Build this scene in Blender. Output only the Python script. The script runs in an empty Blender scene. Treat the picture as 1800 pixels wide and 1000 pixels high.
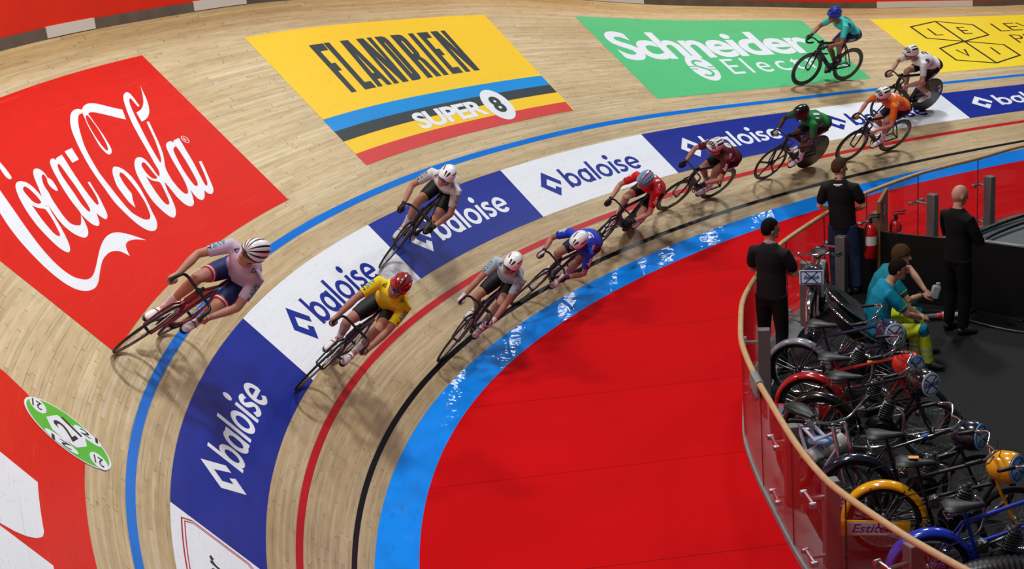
import bpy, bmesh, math, random
import numpy as np
from mathutils import Vector, Matrix
from mathutils.bvhtree import BVHTree
rad=math.radians
SC=bpy.context.scene; COL=SC.collection
# ---------------------------------------------------------------- camera
CAM_F=2519.72; CAM_H=6.1801; PITCH=0.3109; ROLL=-0.0890
cam=bpy.data.cameras.new('camera'); cam.sensor_width=36; cam.lens=CAM_F/1800*36; cam.clip_end=300
camo=bpy.data.objects.new('camera',cam); COL.objects.link(camo); SC.camera=camo
_fw=Vector((0,math.cos(PITCH),-math.sin(PITCH))); _r=Vector((1,0,0)); _u=Vector((0,math.sin(PITCH),math.cos(PITCH)))
_c,_s=math.cos(ROLL),math.sin(ROLL); _r2=_c*_r+_s*_u; _u2=-_s*_r+_c*_u
camo.matrix_world=Matrix(((_r2.x,_u2.x,-_fw.x,0),(_r2.y,_u2.y,-_fw.y,0),(_r2.z,_u2.z,-_fw.z,CAM_H),(0,0,0,1)))
# ---------------------------------------------------------------- world and exposure
w=bpy.data.worlds.new('hall'); SC.world=w; w.use_nodes=True
w.node_tree.nodes['Background'].inputs[0].default_value=(0.80,0.90,1.0,1); w.node_tree.nodes['Background'].inputs[1].default_value=0.075
SC.view_settings.view_transform='Standard'; SC.view_settings.look='None'; SC.view_settings.gamma=1; SC.view_settings.use_curve_mapping=False
SC.view_settings.exposure=0.0
# ---------------------------------------------------------------- the hall's overhead lamps
def area(name,loc,size,power,color=(1,.97,.93),target=None,sy=None):
    l=bpy.data.lights.new(name,'AREA'); l.energy=power; l.color=color; l.shape='RECTANGLE'; l.size=size; l.size_y=sy or size
    o=bpy.data.objects.new(name,l); COL.objects.link(o); o.location=loc
    if target is not None: o.rotation_euler=(Vector(target)-Vector(loc)).to_track_quat('-Z','Y').to_euler()
    return o
area('hall_lamp',(0.5,13,13),1.3,720,(1,1,1),(0,13,1))
area('hall_lamp',(-6,17,12),1.4,430,(1,.95,.87),(-3,15,2))
area('hall_lamp',(6,25,13),1.5,750,(1,1,1),(5,24,1))
area('hall_lamp',(13,27,13),1.5,590,(1,1,1),(12,26,1))
area('hall_lamp',(-1,6,13),1.4,400,(1,1,1),(-2,8,2))
# rows of strip lamps under the far stand roof, seen mirrored in the lacquered apron
for i in range(11):
    x=-2.0+1.3*i; area('stand_lamp',(x,34.6+.47*x,11.0),.36,3.4,(1,.98,.95),(2+1.2*i,22,1),sy=.09)
for i in range(8):
    x=-1.0+1.7*i; area('stand_lamp',(x,32.8+.45*x,9.6),.3,2.2,(1,.98,.95),(2+1.2*i,22,1),sy=.08)
# ---------------------------------------------------------------- materials
def srgb(c):
    if isinstance(c,str): c=[int(c[i:i+2],16)/255 for i in (0,2,4)]
    return tuple((x/12.92 if x<=.04045 else ((x+.055)/1.055)**2.4) for x in c)+(1,)
MATS={}
def mat(name,c,rough=.5,metal=0,spec=.5,noise=0,nscale=20,coat=0,bump=0,alpha=1,trans=0):
    if name in MATS: return MATS[name]
    m=bpy.data.materials.new(name); m.use_nodes=True; nt=m.node_tree; b=nt.nodes['Principled BSDF']
    col=srgb(c); b.inputs['Base Color'].default_value=col; b.inputs['Roughness'].default_value=rough; b.inputs['Metallic'].default_value=metal
    b.inputs['Specular IOR Level'].default_value=spec; b.inputs['Coat Weight'].default_value=coat
    if trans: b.inputs['Transmission Weight'].default_value=trans
    if noise or bump:
        tc=nt.nodes.new('ShaderNodeTexCoord'); n=nt.nodes.new('ShaderNodeTexNoise'); n.inputs['Scale'].default_value=nscale; n.inputs['Detail'].default_value=4
        nt.links.new(tc.outputs['Object'],n.inputs['Vector'])
        if noise:
            mx=nt.nodes.new('ShaderNodeMix'); mx.data_type='RGBA'; mx.blend_type='MULTIPLY'; mx.inputs[0].default_value=noise
            mx.inputs[6].default_value=col
            rp=nt.nodes.new('ShaderNodeValToRGB'); rp.color_ramp.elements[0].position=.3; rp.color_ramp.elements[0].color=(.35,.35,.35,1); rp.color_ramp.elements[1].position=.7
            nt.links.new(n.outputs['Fac'],rp.inputs[0]); nt.links.new(rp.outputs[0],mx.inputs[7]); nt.links.new(mx.outputs[2],b.inputs['Base Color'])
        if bump:
            bp=nt.nodes.new('ShaderNodeBump'); bp.inputs['Strength'].default_value=bump; bp.inputs['Distance'].default_value=.004
            nt.links.new(n.outputs['Fac'],bp.inputs['Height']); nt.links.new(bp.outputs[0],b.inputs['Normal'])
    MATS[name]=m; return m
# ---------------------------------------------------------------- objects
def prep(o,parent,label,cat,group,kind):
    COL.objects.link(o)
    if parent is not None: o.parent=parent
    if label: o['label']=label
    if cat: o['category']=cat
    if group: o['group']=group
    if kind: o['kind']=kind
    return o
def empty(name,label=None,cat=None,M=None,group=None,kind=None,parent=None):
    o=bpy.data.objects.new(name,None); o.empty_display_size=.2; prep(o,parent,label,cat,group,kind)
    if M is not None: o.matrix_world=M
    return o
class MB:
    """collects vertices and faces for one mesh"""
    def __init__(s): s.v=[]; s.f=[]; s.m=[]; s.uv=None; s.n=0
    def add(s,v,f,m=0):
        v=np.asarray(v,float).reshape(-1,3); s.v.append(v); s.f+= [tuple(i+s.n for i in q) for q in f]; s.m+=[m]*len(f); s.n+=len(v); return s
    def box(s,c,d,R=None,m=0,bev=0):
        d=np.array(d)/2; b=min(bev,min(d)*.9)
        if b:
            V=[];sg=[-1,1]
            for ax in range(3):
                for x in sg:
                    for y in sg:
                        for z in sg:
                            p=np.array([x,y,z])*(d-b); p[ax]+=b*[x,y,z][ax]; V.append(p)
            idx=lambda ax,x,y,z: ax*8+(x>0)*4+(y>0)*2+(z>0)
            F=[]
            for ax in range(3):
                a,c2=[k for k in range(3) if k!=ax]
                for sgn in sg:
                    q=[]
                    for u,w_ in ((-1,-1),(1,-1),(1,1),(-1,1)):
                        t=[0,0,0]; t[ax]=sgn; t[a]=u; t[c2]=w_; q.append(idx(ax,*t))
                    F.append(q)
            for ax in range(3):
                a,c2=[k for k in range(3) if k!=ax]
                for u in sg:
                    for w_ in sg:
                        q=[]
                        for (k,e) in ((a,-1),(a,1),(c2,1),(c2,-1)):
                            t=[0,0,0]; t[ax]=e; t[a]=u; t[c2]=w_; q.append(idx(k,*t))
                        F.append(q)
            for x in sg:
                for y in sg:
                    for z in sg: F.append([idx(0,x,y,z),idx(1,x,y,z),idx(2,x,y,z)])
            V=np.array(V)
        else:
            V=np.array([[x,y,z] for x in (-1,1) for y in (-1,1) for z in (-1,1)])*d
            F=[(0,1,3,2),(4,6,7,5),(0,4,5,1),(2,3,7,6),(0,2,6,4),(1,5,7,3)]
        if R is not None: V=V@np.array(R).T
        return s.add(V+np.array(c),F,m)
    def tube(s,pts,r,n=8,side=None,ry=None,caps=True,closed=False,m=0,round_=False):
        """sweep along pts; r radius per point, ry second radius along 'side' vector"""
        P=np.array(pts,float); k=len(P); r=np.broadcast_to(np.asarray(r,float),(k,)).copy(); ry=r if ry is None else np.broadcast_to(np.asarray(ry,float),(k,)).copy()
        if round_:
            e0=P[0]-P[1]; e0/=np.linalg.norm(e0)+1e-9; e1=P[-1]-P[-2]; e1/=np.linalg.norm(e1)+1e-9
            A=[(P[0]+e0*r[0]*.97,.25),(P[0]+e0*r[0]*.7,.71)]; Z=[(P[-1]+e1*r[-1]*.7,.71),(P[-1]+e1*r[-1]*.97,.25)]
            P=np.vstack([[a[0] for a in A],P,[z[0] for z in Z]]); r=np.concatenate([[a[1]*r[0] for a in A],r,[z[1]*r[-1] for z in Z]]); ry=np.concatenate([[a[1]*ry[0] for a in A],ry,[z[1]*ry[-1] for z in Z]]); k=len(P)
        if closed: T=np.roll(P,-1,0)-np.roll(P,1,0)
        else:
            T=np.gradient(P,axis=0)
        T/=np.linalg.norm(T,axis=1)[:,None]+1e-12
        if side is None:
            a=np.array([0,0,1.]) if abs(T[0][2])<.9 else np.array([1.,0,0])
            N=[np.cross(T[0],a)]; N[0]/=np.linalg.norm(N[0])
            for i in range(1,k):
                q=N[-1]-T[i]*(N[-1]@T[i]); q/=np.linalg.norm(q)+1e-12; N.append(q)
            N=np.array(N)
        else:
            sd_=np.broadcast_to(np.asarray(side,float),(k,3)); N=sd_-T*(sd_*T).sum(1)[:,None]; N/=np.linalg.norm(N,axis=1)[:,None]+1e-12
        B=np.cross(T,N); a=np.arange(n)*2*math.pi/n
        V=P[:,None]+N[:,None]*(np.cos(a)[None,:,None]*ry[:,None,None])+B[:,None]*(np.sin(a)[None,:,None]*r[:,None,None])
        F=[]
        for i in range(k if closed else k-1):
            j=(i+1)%k
            for q in range(n): F.append((i*n+q,i*n+(q+1)%n,j*n+(q+1)%n,j*n+q))
        if caps and not closed: F.append(tuple(range(n))[::-1]); F.append(tuple((k-1)*n+q for q in range(n)))
        return s.add(V.reshape(-1,3),F,m)
    def cyl(s,a,b,r,r2=None,n=12,m=0): return s.tube([a,b],[r,r if r2 is None else r2],n=n,m=m)
    def lathe(s,c,axis,prof,n=20,m=0):
        """prof: list of (along axis, radius)"""
        ax=np.array(axis,float); ax/=np.linalg.norm(ax); c=np.array(c,float)
        return s.tube_prof(c,ax,prof,n,m)
    def tube_prof(s,c,ax,prof,n,m):
        a=np.array([0,0,1.]) if abs(ax[2])<.9 else np.array([1.,0,0]); N=np.cross(ax,a); N/=np.linalg.norm(N); B=np.cross(ax,N)
        t=np.arange(n)*2*math.pi/n; V=[];F=[]
        for (h,r) in prof: V.append(c+ax*h+r*(np.cos(t)[:,None]*N+np.sin(t)[:,None]*B))
        k=len(prof)
        for i in range(k-1):
            for q in range(n): F.append((i*n+q,i*n+(q+1)%n,(i+1)*n+(q+1)%n,(i+1)*n+q))
        if prof[0][1]>1e-4: F.append(tuple(range(n))[::-1])
        if prof[-1][1]>1e-4: F.append(tuple((k-1)*n+q for q in range(n)))
        return s.add(np.vstack(V),F,m)
    def ell(s,c,r,R=None,nu=14,nv=9,m=0,fn=None):
        V=[];F=[]
        for j in range(nv+1):
            ph=math.pi*j/nv
            for i in range(nu):
                th=2*math.pi*i/nu; V.append((math.sin(ph)*math.cos(th),math.sin(ph)*math.sin(th),math.cos(ph)))
        for j in range(nv):
            for i in range(nu): F.append((j*nu+i,(j+1)*nu+i,(j+1)*nu+(i+1)%nu,j*nu+(i+1)%nu))
        V=np.array(V)
        if fn: V=fn(V)
        V=V*np.array(r)
        if R is not None: V=V@np.array(R).T
        return s.add(V+np.array(c),F,m)
    def torus(s,c,axis,R_,r,n=32,k=8,m=0,a0=0,a1=None,side=None,ry=None):
        ax=np.array(axis,float); ax/=np.linalg.norm(ax); a=np.array([0,0,1.]) if abs(ax[2])<.9 else np.array([1.,0,0])
        N=np.cross(a,ax); N/=np.linalg.norm(N); B=np.cross(ax,N)
        full=a1 is None; t=np.linspace(a0,2*math.pi if full else a1,n,endpoint=not full)
        P=np.array(c)+R_*(np.cos(t)[:,None]*N+np.sin(t)[:,None]*B)
        return s.tube(P,r,n=k,closed=full,side=ax,ry=ry,m=m)
    def prism(s,poly,z0,z1,M=None,m=0):
        """poly in xy, extruded in z; M 4x4"""
        n=len(poly); V=[(x,y,z0) for x,y in poly]+[(x,y,z1) for x,y in poly]
        F=[tuple(range(n))[::-1],tuple(range(n,2*n))]+[(i,(i+1)%n,n+(i+1)%n,n+i) for i in range(n)]
        V=np.array(V)
        if M is not None: M=np.array(M); V=V@M[:3,:3].T+M[:3,3]
        return s.add(V,F,m)
    def build(s,name,mats,parent=None,label=None,cat=None,group=None,kind=None,smooth=rad(40),M=None):
        o=bpy.data.objects.new(name,s.mesh2(name,mats,smooth)); prep(o,parent,label,cat,group,kind)
        if M is not None: o.matrix_world=M
        return o
    def mesh2(s,name,mats,smooth):
        me=bpy.data.meshes.new(name); V=np.vstack(s.v); me.from_pydata(V.tolist(),[],s.f)
        for m in (mats if isinstance(mats,(list,tuple)) else [mats]): me.materials.append(m)
        me.polygons.foreach_set('material_index',s.m)
        bm=bmesh.new(); bm.from_mesh(me); bmesh.ops.recalc_face_normals(bm,faces=bm.faces)
        for f in bm.faces: f.smooth=True
        for e in bm.edges:
            if len(e.link_faces)==2 and e.calc_face_angle(0)>smooth: e.smooth=False
        bm.to_mesh(me); bm.free(); me.update(); return me
def arc(c,u,v,r,a0,a1,n):
    t=np.linspace(a0,a1,n); return np.array(c)+r*(np.cos(t)[:,None]*np.array(u)+np.sin(t)[:,None]*np.array(v))
def catmull(P,m=6,closed=False):
    P=np.array(P,float); n=len(P); out=[]
    for i in range(n if closed else n-1):
        g=lambda k: P[(i+k)%n] if closed else P[min(max(i+k,0),n-1)]
        p0,p1,p2,p3=g(-1),g(0),g(1),g(2)
        for k in range(m):
            t=k/m; out.append(.5*((2*p1)+(-p0+p2)*t+(2*p0-5*p1+4*p2-p3)*t*t+(-p0+3*p1-3*p2+p3)*t**3))
    if not closed: out.append(P[-1])
    return np.array(out)
# ================================================================ the track: a bowl measured along its inner edge (s) and up the banking (d)
TL=24.5541; KS=[-0.0816,-0.0838,-0.0857,-0.0948,-0.1044,-0.0923,-0.0767,-0.0683,-0.0631,-0.0601,-0.0521,-0.0422,-0.035,-0.0288]
BETA=[0.9074,0.8482,0.8188,0.756,0.6331,0.4529,0.3308,0.2527]; WC=0.3961; BC=0.1993; TW=5.8767
S_=np.arange(-4.2,TL+5.01,.02); _k=np.interp(S_,np.linspace(0,TL,14),KS)
_h=np.concatenate([[0],np.cumsum((_k[1:]+_k[:-1])/2*.02)]); _i0=int(np.argmin(abs(S_))); H_=_h-_h[_i0]+1.9279
_hm=(H_[1:]+H_[:-1])/2; X_=np.concatenate([[0],np.cumsum(np.cos(_hm)*.02)]); Y_=np.concatenate([[0],np.cumsum(np.sin(_hm)*.02)])
X_=X_-X_[_i0]-0.2904; Y_=Y_-Y_[_i0]+7.6651
B_=np.interp(S_,np.linspace(0,TL,8),BETA); _ker=np.hanning(151); _ker/=_ker.sum(); B_=np.convolve(np.pad(B_,75,mode='edge'),_ker,'valid')
def TP(s,d,off=0.0):
    """point on the track surface, lifted by off along its normal"""
    s=np.asarray(s,float); d=np.asarray(d,float); s,d=np.broadcast_arrays(s,d)
    x,y,h,b=[np.interp(s,S_,a) for a in (X_,Y_,H_,B_)]
    sl=np.where(d<0,BC,b); hh=np.where(d<0,(d+WC)*np.cos(BC),WC*np.cos(BC)+d*np.cos(b)); zz=np.where(d<0,(d+WC)*np.sin(BC),WC*np.sin(BC)+d*np.sin(b))
    hh=hh-off*np.sin(sl); zz=zz+off*np.cos(sl)
    return np.stack([x-np.sin(h)*hh,y+np.cos(h)*hh,zz],-1)
def tframe(s,d):
    e=1e-3; p=TP(s,d); t=(TP(s+e,d)-p)/e; u=(TP(s,d+e)-p)/e; t/=np.linalg.norm(t); u/=np.linalg.norm(u); n=np.cross(t,u); n/=np.linalg.norm(n)
    return p,t,u,(n if n[2]>0 else -n)
def uvmesh(name,V,F,UV,mats,mi=None):
    me=bpy.data.meshes.new(name); me.from_pydata(np.asarray(V).tolist(),[],[tuple(map(int,f)) for f in F])
    for m in (mats if isinstance(mats,(list,tuple)) else [mats]): me.materials.append(m)
    if mi is not None: me.polygons.foreach_set('material_index',mi)
    l=me.uv_layers.new(name='UVMap'); vi=np.zeros(len(me.loops),int); me.loops.foreach_get('vertex_index',vi); l.data.foreach_set('uv',np.asarray(UV,float)[vi].ravel())
    me.polygons.foreach_set('use_smooth',[True]*len(me.polygons)); me.update(); return me
def grid(s0,s1,d0,d1,off=0,ds=.1,nd=2):
    ns=max(2,int(math.ceil((s1-s0)/ds))+1); ss=np.linspace(s0,s1,ns); dd=np.linspace(d0,d1,nd); A,Bq=np.meshgrid(ss,dd,indexing='ij')
    V=TP(A,Bq,off).reshape(-1,3); UV=np.stack([A,Bq],-1).reshape(-1,2)
    F=[(i*nd+j,(i+1)*nd+j,(i+1)*nd+j+1,i*nd+j+1) for i in range(ns-1) for j in range(nd-1)]
    # faces look up, away from the boards
    return V,[f for f in F],UV
def upfaces(V,F):
    V=np.asarray(V); out=[]
    for f in F:
        n=np.cross(V[f[1]]-V[f[0]],V[f[2]]-V[f[0]]); out.append(f if n[2]>0 else tuple(f[::-1]))
    return out
def strip(name,s0,s1,d0,d1,off,m,parent=None,nd=2,**k):
    V,F,UV=grid(s0,s1,d0,d1,off,nd=nd); o=bpy.data.objects.new(name,uvmesh(name,V,upfaces(V,F),UV,m)); 
    return prep(o,parent,k.get('label'),k.get('cat'),k.get('group'),k.get('kind'))
# ---- boards
def nodes(m): nt=m.node_tree; return nt,nt.nodes,nt.links
def mathn(nt,op,a,b=None,c=None):
    n=nt.nodes.new('ShaderNodeMath'); n.operation=op
    for i,x in enumerate((a,b,c)):
        if x is None: continue
        if isinstance(x,(int,float)): n.inputs[i].default_value=x
        else: nt.links.new(x,n.inputs[i])
    return n.outputs[0]
def mixc(nt,fac,a,b,mode='MIX'):
    n=nt.nodes.new('ShaderNodeMix'); n.data_type='RGBA'; n.blend_type=mode
    for i,x in ((0,fac),(6,a),(7,b)):
        if isinstance(x,(int,float)): n.inputs[i].default_value=x
        elif isinstance(x,tuple): n.inputs[i].default_value=x
        else: nt.links.new(x,n.inputs[i])
    return n.outputs[2]
def ramp(nt,x,stops):
    n=nt.nodes.new('ShaderNodeValToRGB'); e=n.color_ramp.elements
    while len(e)<len(stops): e.new(.5)
    for q,(p,c) in zip(e,stops): q.position=p; q.color=c if isinstance(c,tuple) else (c,c,c,1)
    nt.links.new(x,n.inputs[0]); return n.outputs[0]
def boards(nt,row=.034,length=1.7):
    """shared board layout from the surface's own (s,d) coordinates: returns seam mask, per-board random, end-joint mask, uv"""
    uv=nt.nodes.new('ShaderNodeUVMap'); sp=nt.nodes.new('ShaderNodeSeparateXYZ'); nt.links.new(uv.outputs[0],sp.inputs[0]); s,d=sp.outputs[0],sp.outputs[1]
    r=mathn(nt,'DIVIDE',d,row); ri=mathn(nt,'FLOOR',r); rf=mathn(nt,'SUBTRACT',r,ri)
    wn=nt.nodes.new('ShaderNodeTexWhiteNoise'); wn.noise_dimensions='1D'; nt.links.new(ri,wn.inputs['W'])
    q=mathn(nt,'ADD',mathn(nt,'DIVIDE',s,length),mathn(nt,'MULTIPLY',wn.outputs['Value'],7.3)); qi=mathn(nt,'FLOOR',q); qf=mathn(nt,'SUBTRACT',q,qi)
    seam=mathn(nt,'LESS_THAN',rf,.10); joint=mathn(nt,'LESS_THAN',qf,.0045)
    cb=nt.nodes.new('ShaderNodeCombineXYZ'); nt.links.new(ri,cb.inputs[0]); nt.links.new(qi,cb.inputs[1])
    w2=nt.nodes.new('ShaderNodeTexWhiteNoise'); w2.noise_dimensions='2D'; nt.links.new(cb.outputs[0],w2.inputs['Vector'])
    w3=nt.nodes.new('ShaderNodeTexWhiteNoise'); w3.noise_dimensions='1D'; nt.links.new(mathn(nt,'ADD',ri,57.3),w3.inputs['W'])
    return uv,s,d,seam,joint,w2.outputs['Value'],w3.outputs['Value']
def noise(nt,vec,scale,detail=3,sx=1,sy=1):
    mp=nt.nodes.new('ShaderNodeMapping'); mp.inputs['Scale'].default_value=(sx,sy,1); nt.links.new(vec,mp.inputs[0])
    n=nt.nodes.new('ShaderNodeTexNoise'); n.inputs['Scale'].default_value=scale; n.inputs['Detail'].default_value=detail; nt.links.new(mp.outputs[0],n.inputs['Vector']); return n.outputs['Fac']
def wood_material():
    m=mat('track_boards','CDB48E',rough=.5,spec=.22); nt,N,Lk=nodes(m); b=N['Principled BSDF']
    uv,s,d,seam,joint,rv,rr=boards(nt); U=uv.outputs[0]
    c=ramp(nt,rv,[(0,srgb('D6BF92')),(.3,srgb('DDC89C')),(.75,srgb('E3CEA4')),(1,srgb('E9D8B3'))])
    gr=noise(nt,U,3.0,4,1.2,38); c=mixc(nt,.16,c,ramp(nt,gr,[(.3,.5),(.7,1.0)]),'MULTIPLY')
    big=noise(nt,U,.9,4,.45,1.3); c=mixc(nt,.38,c,ramp(nt,big,[(.32,srgb('C2AA8C')),(.62,(1,1,1,1))]),'MULTIPLY')
    fine=noise(nt,U,7,5,.6,3.0); c=mixc(nt,.22,c,ramp(nt,fine,[(.36,.45),(.52,1.0)]),'MULTIPLY')
    rub=noise(nt,U,2.2,3,.22,5); c=mixc(nt,.16,c,ramp(nt,rub,[(.36,.3),(.55,1.0)]),'MULTIPLY')
    # dark flecks and nail marks drawn out along the strips
    fl=ramp(nt,noise(nt,U,9,2,.7,3.4),[(.69,0.),(.74,1.)]); c=mixc(nt,mathn(nt,'MULTIPLY',fl,.40),c,srgb('5A452A'))
    # seams between the strips, stronger on some rows
    sm=mathn(nt,'MULTIPLY',seam,mathn(nt,'MULTIPLY_ADD',rr,.60,.20)); brk=noise(nt,U,1.6,4,.8,23); sm=mathn(nt,'MULTIPLY',sm,ramp(nt,brk,[(.46,.06),(.60,1.)]))
    c=mixc(nt,sm,c,srgb('3E2E1A')); c=mixc(nt,mathn(nt,'MULTIPLY',joint,.8),c,srgb('2A2014'))
    # worn low lanes are greyer than the boards up the banking
    lo=ramp(nt,mathn(nt,'DIVIDE',d,5.9),[(0.0,srgb('E2DEDC')),(.36,srgb('ECE9E7')),(.52,(1,1,1,1)),(.90,(1,1,1,1)),(.97,srgb('EBD9B8'))]); c=mixc(nt,.9,c,lo,'MULTIPLY')
    Lk.new(c,b.inputs['Base Color']); 
    rg=noise(nt,U,5,2,1,4); Lk.new(ramp(nt,rg,[(.3,.36),(.7,.52)]),b.inputs['Roughness'])
    return m
WOOD=wood_material()
def paint(name,c,rough=.38,wear=.25,spec=.12,seams=.35,wearcol=None,blot=0,var=.2):
    """paint or film over the boards: the boards' seams and joints telegraph through, thin scuffs run along the track"""
    m=mat(name,c,rough=rough,spec=spec); nt,N,Lk=nodes(m); b=N['Principled BSDF']
    uv,s,d,seam,joint,rv,rr=boards(nt); U=uv.outputs[0]; col=srgb(c)
    cc=mixc(nt,var,col,ramp(nt,noise(nt,U,1.6,4,.5,3),[(.3,.55),(.65,1.)]),'MULTIPLY')
    lineM=mathn(nt,'MULTIPLY',seam,ramp(nt,noise(nt,U,2.6,3,.8,23),[(.52,0.),(.66,1.)]))
    cc=mixc(nt,mathn(nt,'MULTIPLY',lineM,seams),cc,(.02,.02,.02,1))
    cc=mixc(nt,mathn(nt,'MULTIPLY',joint,.28),cc,(.05,.04,.03,1))
    wr=ramp(nt,noise(nt,U,5,4,.35,30),[(.66,0.),(.72,1.)])
    cc=mixc(nt,mathn(nt,'MULTIPLY',wr,wear),cc,wearcol or srgb('C9B59A'))
    Lk.new(cc,b.inputs['Base Color']); return m
# wood surface, with cross-wise subdivision
strip('track',-4,TL+4.8,0,TW,0,WOOD,nd=30,kind='structure')
# cote d'azur: flat blue apron inside the track
az=mat('azure_lacquer','0884EE',rough=.4,spec=.08); nt,N,Lk=nodes(az); b=N['Principled BSDF']; b.inputs['Coat Weight'].default_value=.22; b.inputs['Coat Roughness'].default_value=.02
uvn=nt.nodes.new('ShaderNodeUVMap'); f=noise(nt,uvn.outputs[0],3,4,1,2); c=mixc(nt,.35,srgb('0088F2'),ramp(nt,f,[(.3,.6),(.55,1.)]),'MULTIPLY')
bpn=nt.nodes.new('ShaderNodeBump'); bpn.inputs['Strength'].default_value=.10; bpn.inputs['Distance'].default_value=.01; Lk.new(noise(nt,uvn.outputs[0],5,2,1,1.5),bpn.inputs['Height']); Lk.new(bpn.outputs[0],b.inputs['Coat Normal'])
scf=ramp(nt,noise(nt,uvn.outputs[0],6,4,.4,4),[(.64,0.),(.68,1.)]); c=mixc(nt,mathn(nt,'MULTIPLY',scf,.35),c,srgb('0A5C9E')); Lk.new(c,b.inputs['Base Color'])
strip('trim_1',-4,TL+4.8,-WC,0,0,az,nd=4,kind='structure')
OFF=.0015
strip('trim_2',-4,TL+4.8,.198,.262,OFF,paint('measuring_black','15171B',rough=.3,wear=.35,wearcol=srgb('5A5A58'),seams=.8),kind='structure')
strip('trim_3',-4,TL+4.8,.798,.880,OFF,paint('sprinter_red','C21A24',rough=.35,wear=.25,wearcol=srgb('D98A80')),kind='structure')
strip('trim_4',-4,TL+4.8,2.455,2.545,OFF,paint('stayer_blue','0078E0',rough=.3,wear=.08,wearcol=srgb('5AA8E0')),kind='structure')
# ---- red carpet infield
inn=TP(np.arange(-4,TL+4.5,.1),-WC)
cx=np.array([[9,3.0],[28,3.0],[28,24.5]])
P2=np.vstack([inn[:,:2],[[28,inn[-1,1]],[28,1.0],[2.0,1.0]]])
mb=bmesh.new(); vs=[mb.verts.new((x,y,0)) for x,y in P2]; fc=mb.faces.new(vs); bmesh.ops.triangulate(mb,faces=[fc]); 
for f in mb.faces:
    f.normal_update()
    if f.normal.z<0: f.normal_flip()
me=bpy.data.meshes.new('floor'); mb.to_mesh(me); mb.free()
cp=mat('red_carpet','D6060F',rough=.95,spec=.1); nt,N,Lk=nodes(cp); b=N['Principled BSDF']; tc=nt.nodes.new('ShaderNodeTexCoord')
n1=noise(nt,tc.outputs['Object'],120,2); n2=noise(nt,tc.outputs['Object'],.7,4); c=mixc(nt,.35,srgb('CC040D'),ramp(nt,n1,[(.3,.55),(.7,1.)]),'MULTIPLY'); c=mixc(nt,.25,c,ramp(nt,n2,[(.35,.6),(.6,1.)]),'MULTIPLY')
# joins between carpet lengths
sp=nt.nodes.new('ShaderNodeSeparateXYZ'); mp=nt.nodes.new('ShaderNodeMapping'); mp.inputs['Rotation'].default_value=(0,0,rad(-4)); nt.links.new(tc.outputs['Object'],mp.inputs[0]); nt.links.new(mp.outputs[0],sp.inputs[0])
q=mathn(nt,'FRACT',mathn(nt,'ADD',mathn(nt,'DIVIDE',sp.outputs[1],1.95),.37)); c=mixc(nt,mathn(nt,'MULTIPLY',mathn(nt,'LESS_THAN',q,.0045),.75),c,(.05,0,0,1))
sp2=ramp(nt,noise(nt,tc.outputs['Object'],26,2),[(.75,0.),(.78,1.)]); c=mixc(nt,mathn(nt,'MULTIPLY',sp2,.12),c,(.02,0,0,1))
Lk.new(c,b.inputs['Base Color']); me.materials.append(cp)
prep(bpy.data.objects.new('floor',me),None,None,None,None,'structure')
# ---- outer hoarding
def wallstrip(name,s0,s1,d,z0,z1,m,thick=0,kind='structure',ds=.1,parent=None,out=0.0):
    ss=np.arange(s0,s1+1e-6,ds); base=TP(ss,d); h=np.interp(ss,S_,H_); nx=np.stack([-np.sin(h),np.cos(h),0*h],-1)
    mb=MB(); n=len(ss); prof=[(out,z0),(out,z1),(out+thick,z1),(out+thick,z0)] if thick else [(out,z0),(out,z1)]
    k=len(prof); V=np.stack([base+nx*a+np.array([0,0,1.])*z for a,z in prof],1).reshape(-1,3)
    F=[(i*k+j,(i+1)*k+j,(i+1)*k+(j+1)%k,i*k+(j+1)%k) for i in range(n-1) for j in range(k if thick else k-1)]
    if thick: F+=[tuple(range(k)),tuple((n-1)*k+j for j in range(k))]
    mb.add(V,F); return mb.build(name,m,parent,kind=kind)
RED=mat('hoarding_red','EE2A10',rough=.45,spec=.3,noise=.15,nscale=1.5)
hoard=wallstrip('wall_outer',-4,TL+4.8,TW,.115,1.35,RED,thick=.05)
wallstrip('baseboard_outer',-4,TL+4.8,TW,-.02,.115,mat('kick_rail','6E6052',rough=.55,noise=.5,nscale=3),thick=.06,out=-.012)
# ================================================================ printed films and lettering on the boards
def fill2(groups):
    """groups of loops (outer, holes...) -> flat triangulated (V2,F)"""
    V=[];F=[]
    for g in groups:
        cu=bpy.data.curves.new('tmp','CURVE'); cu.dimensions='2D'; cu.fill_mode='BOTH'
        for lp in g:
            sp=cu.splines.new('POLY'); sp.points.add(len(lp)-1); sp.use_cyclic_u=True
            for p,(x,y) in zip(sp.points,lp): p.co=(x,y,0,1)
        o=bpy.data.objects.new('tmp',cu); me=bpy.data.meshes.new_from_object(o); n=len(V)
        V+=[(v.co.x,v.co.y) for v in me.vertices]; F+=[tuple(i+n for i in p.vertices) for p in me.polygons]
        bpy.data.objects.remove(o); bpy.data.meshes.remove(me); bpy.data.curves.remove(cu)
    return V,F
def text2(body,offset=0,box=None,shear=0,space=1):
    cu=bpy.data.curves.new('tmp','FONT'); cu.body=body; cu.offset=offset; cu.shear=shear; cu.space_character=space; cu.resolution_u=6
    o=bpy.data.objects.new('tmp',cu); me=bpy.data.meshes.new_from_object(o)
    V=np.array([(v.co.x,v.co.y) for v in me.vertices]); F=[tuple(p.vertices) for p in me.polygons]
    bpy.data.objects.remove(o); bpy.data.meshes.remove(me); bpy.data.curves.remove(cu)
    if box is not None:
        lo,hi=V.min(0),V.max(0); V=(V-lo)/(hi-lo)*np.array([box[1]-box[0],box[3]-box[2]])+np.array([box[0],box[2]])
    return [tuple(p) for p in V],F
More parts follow.
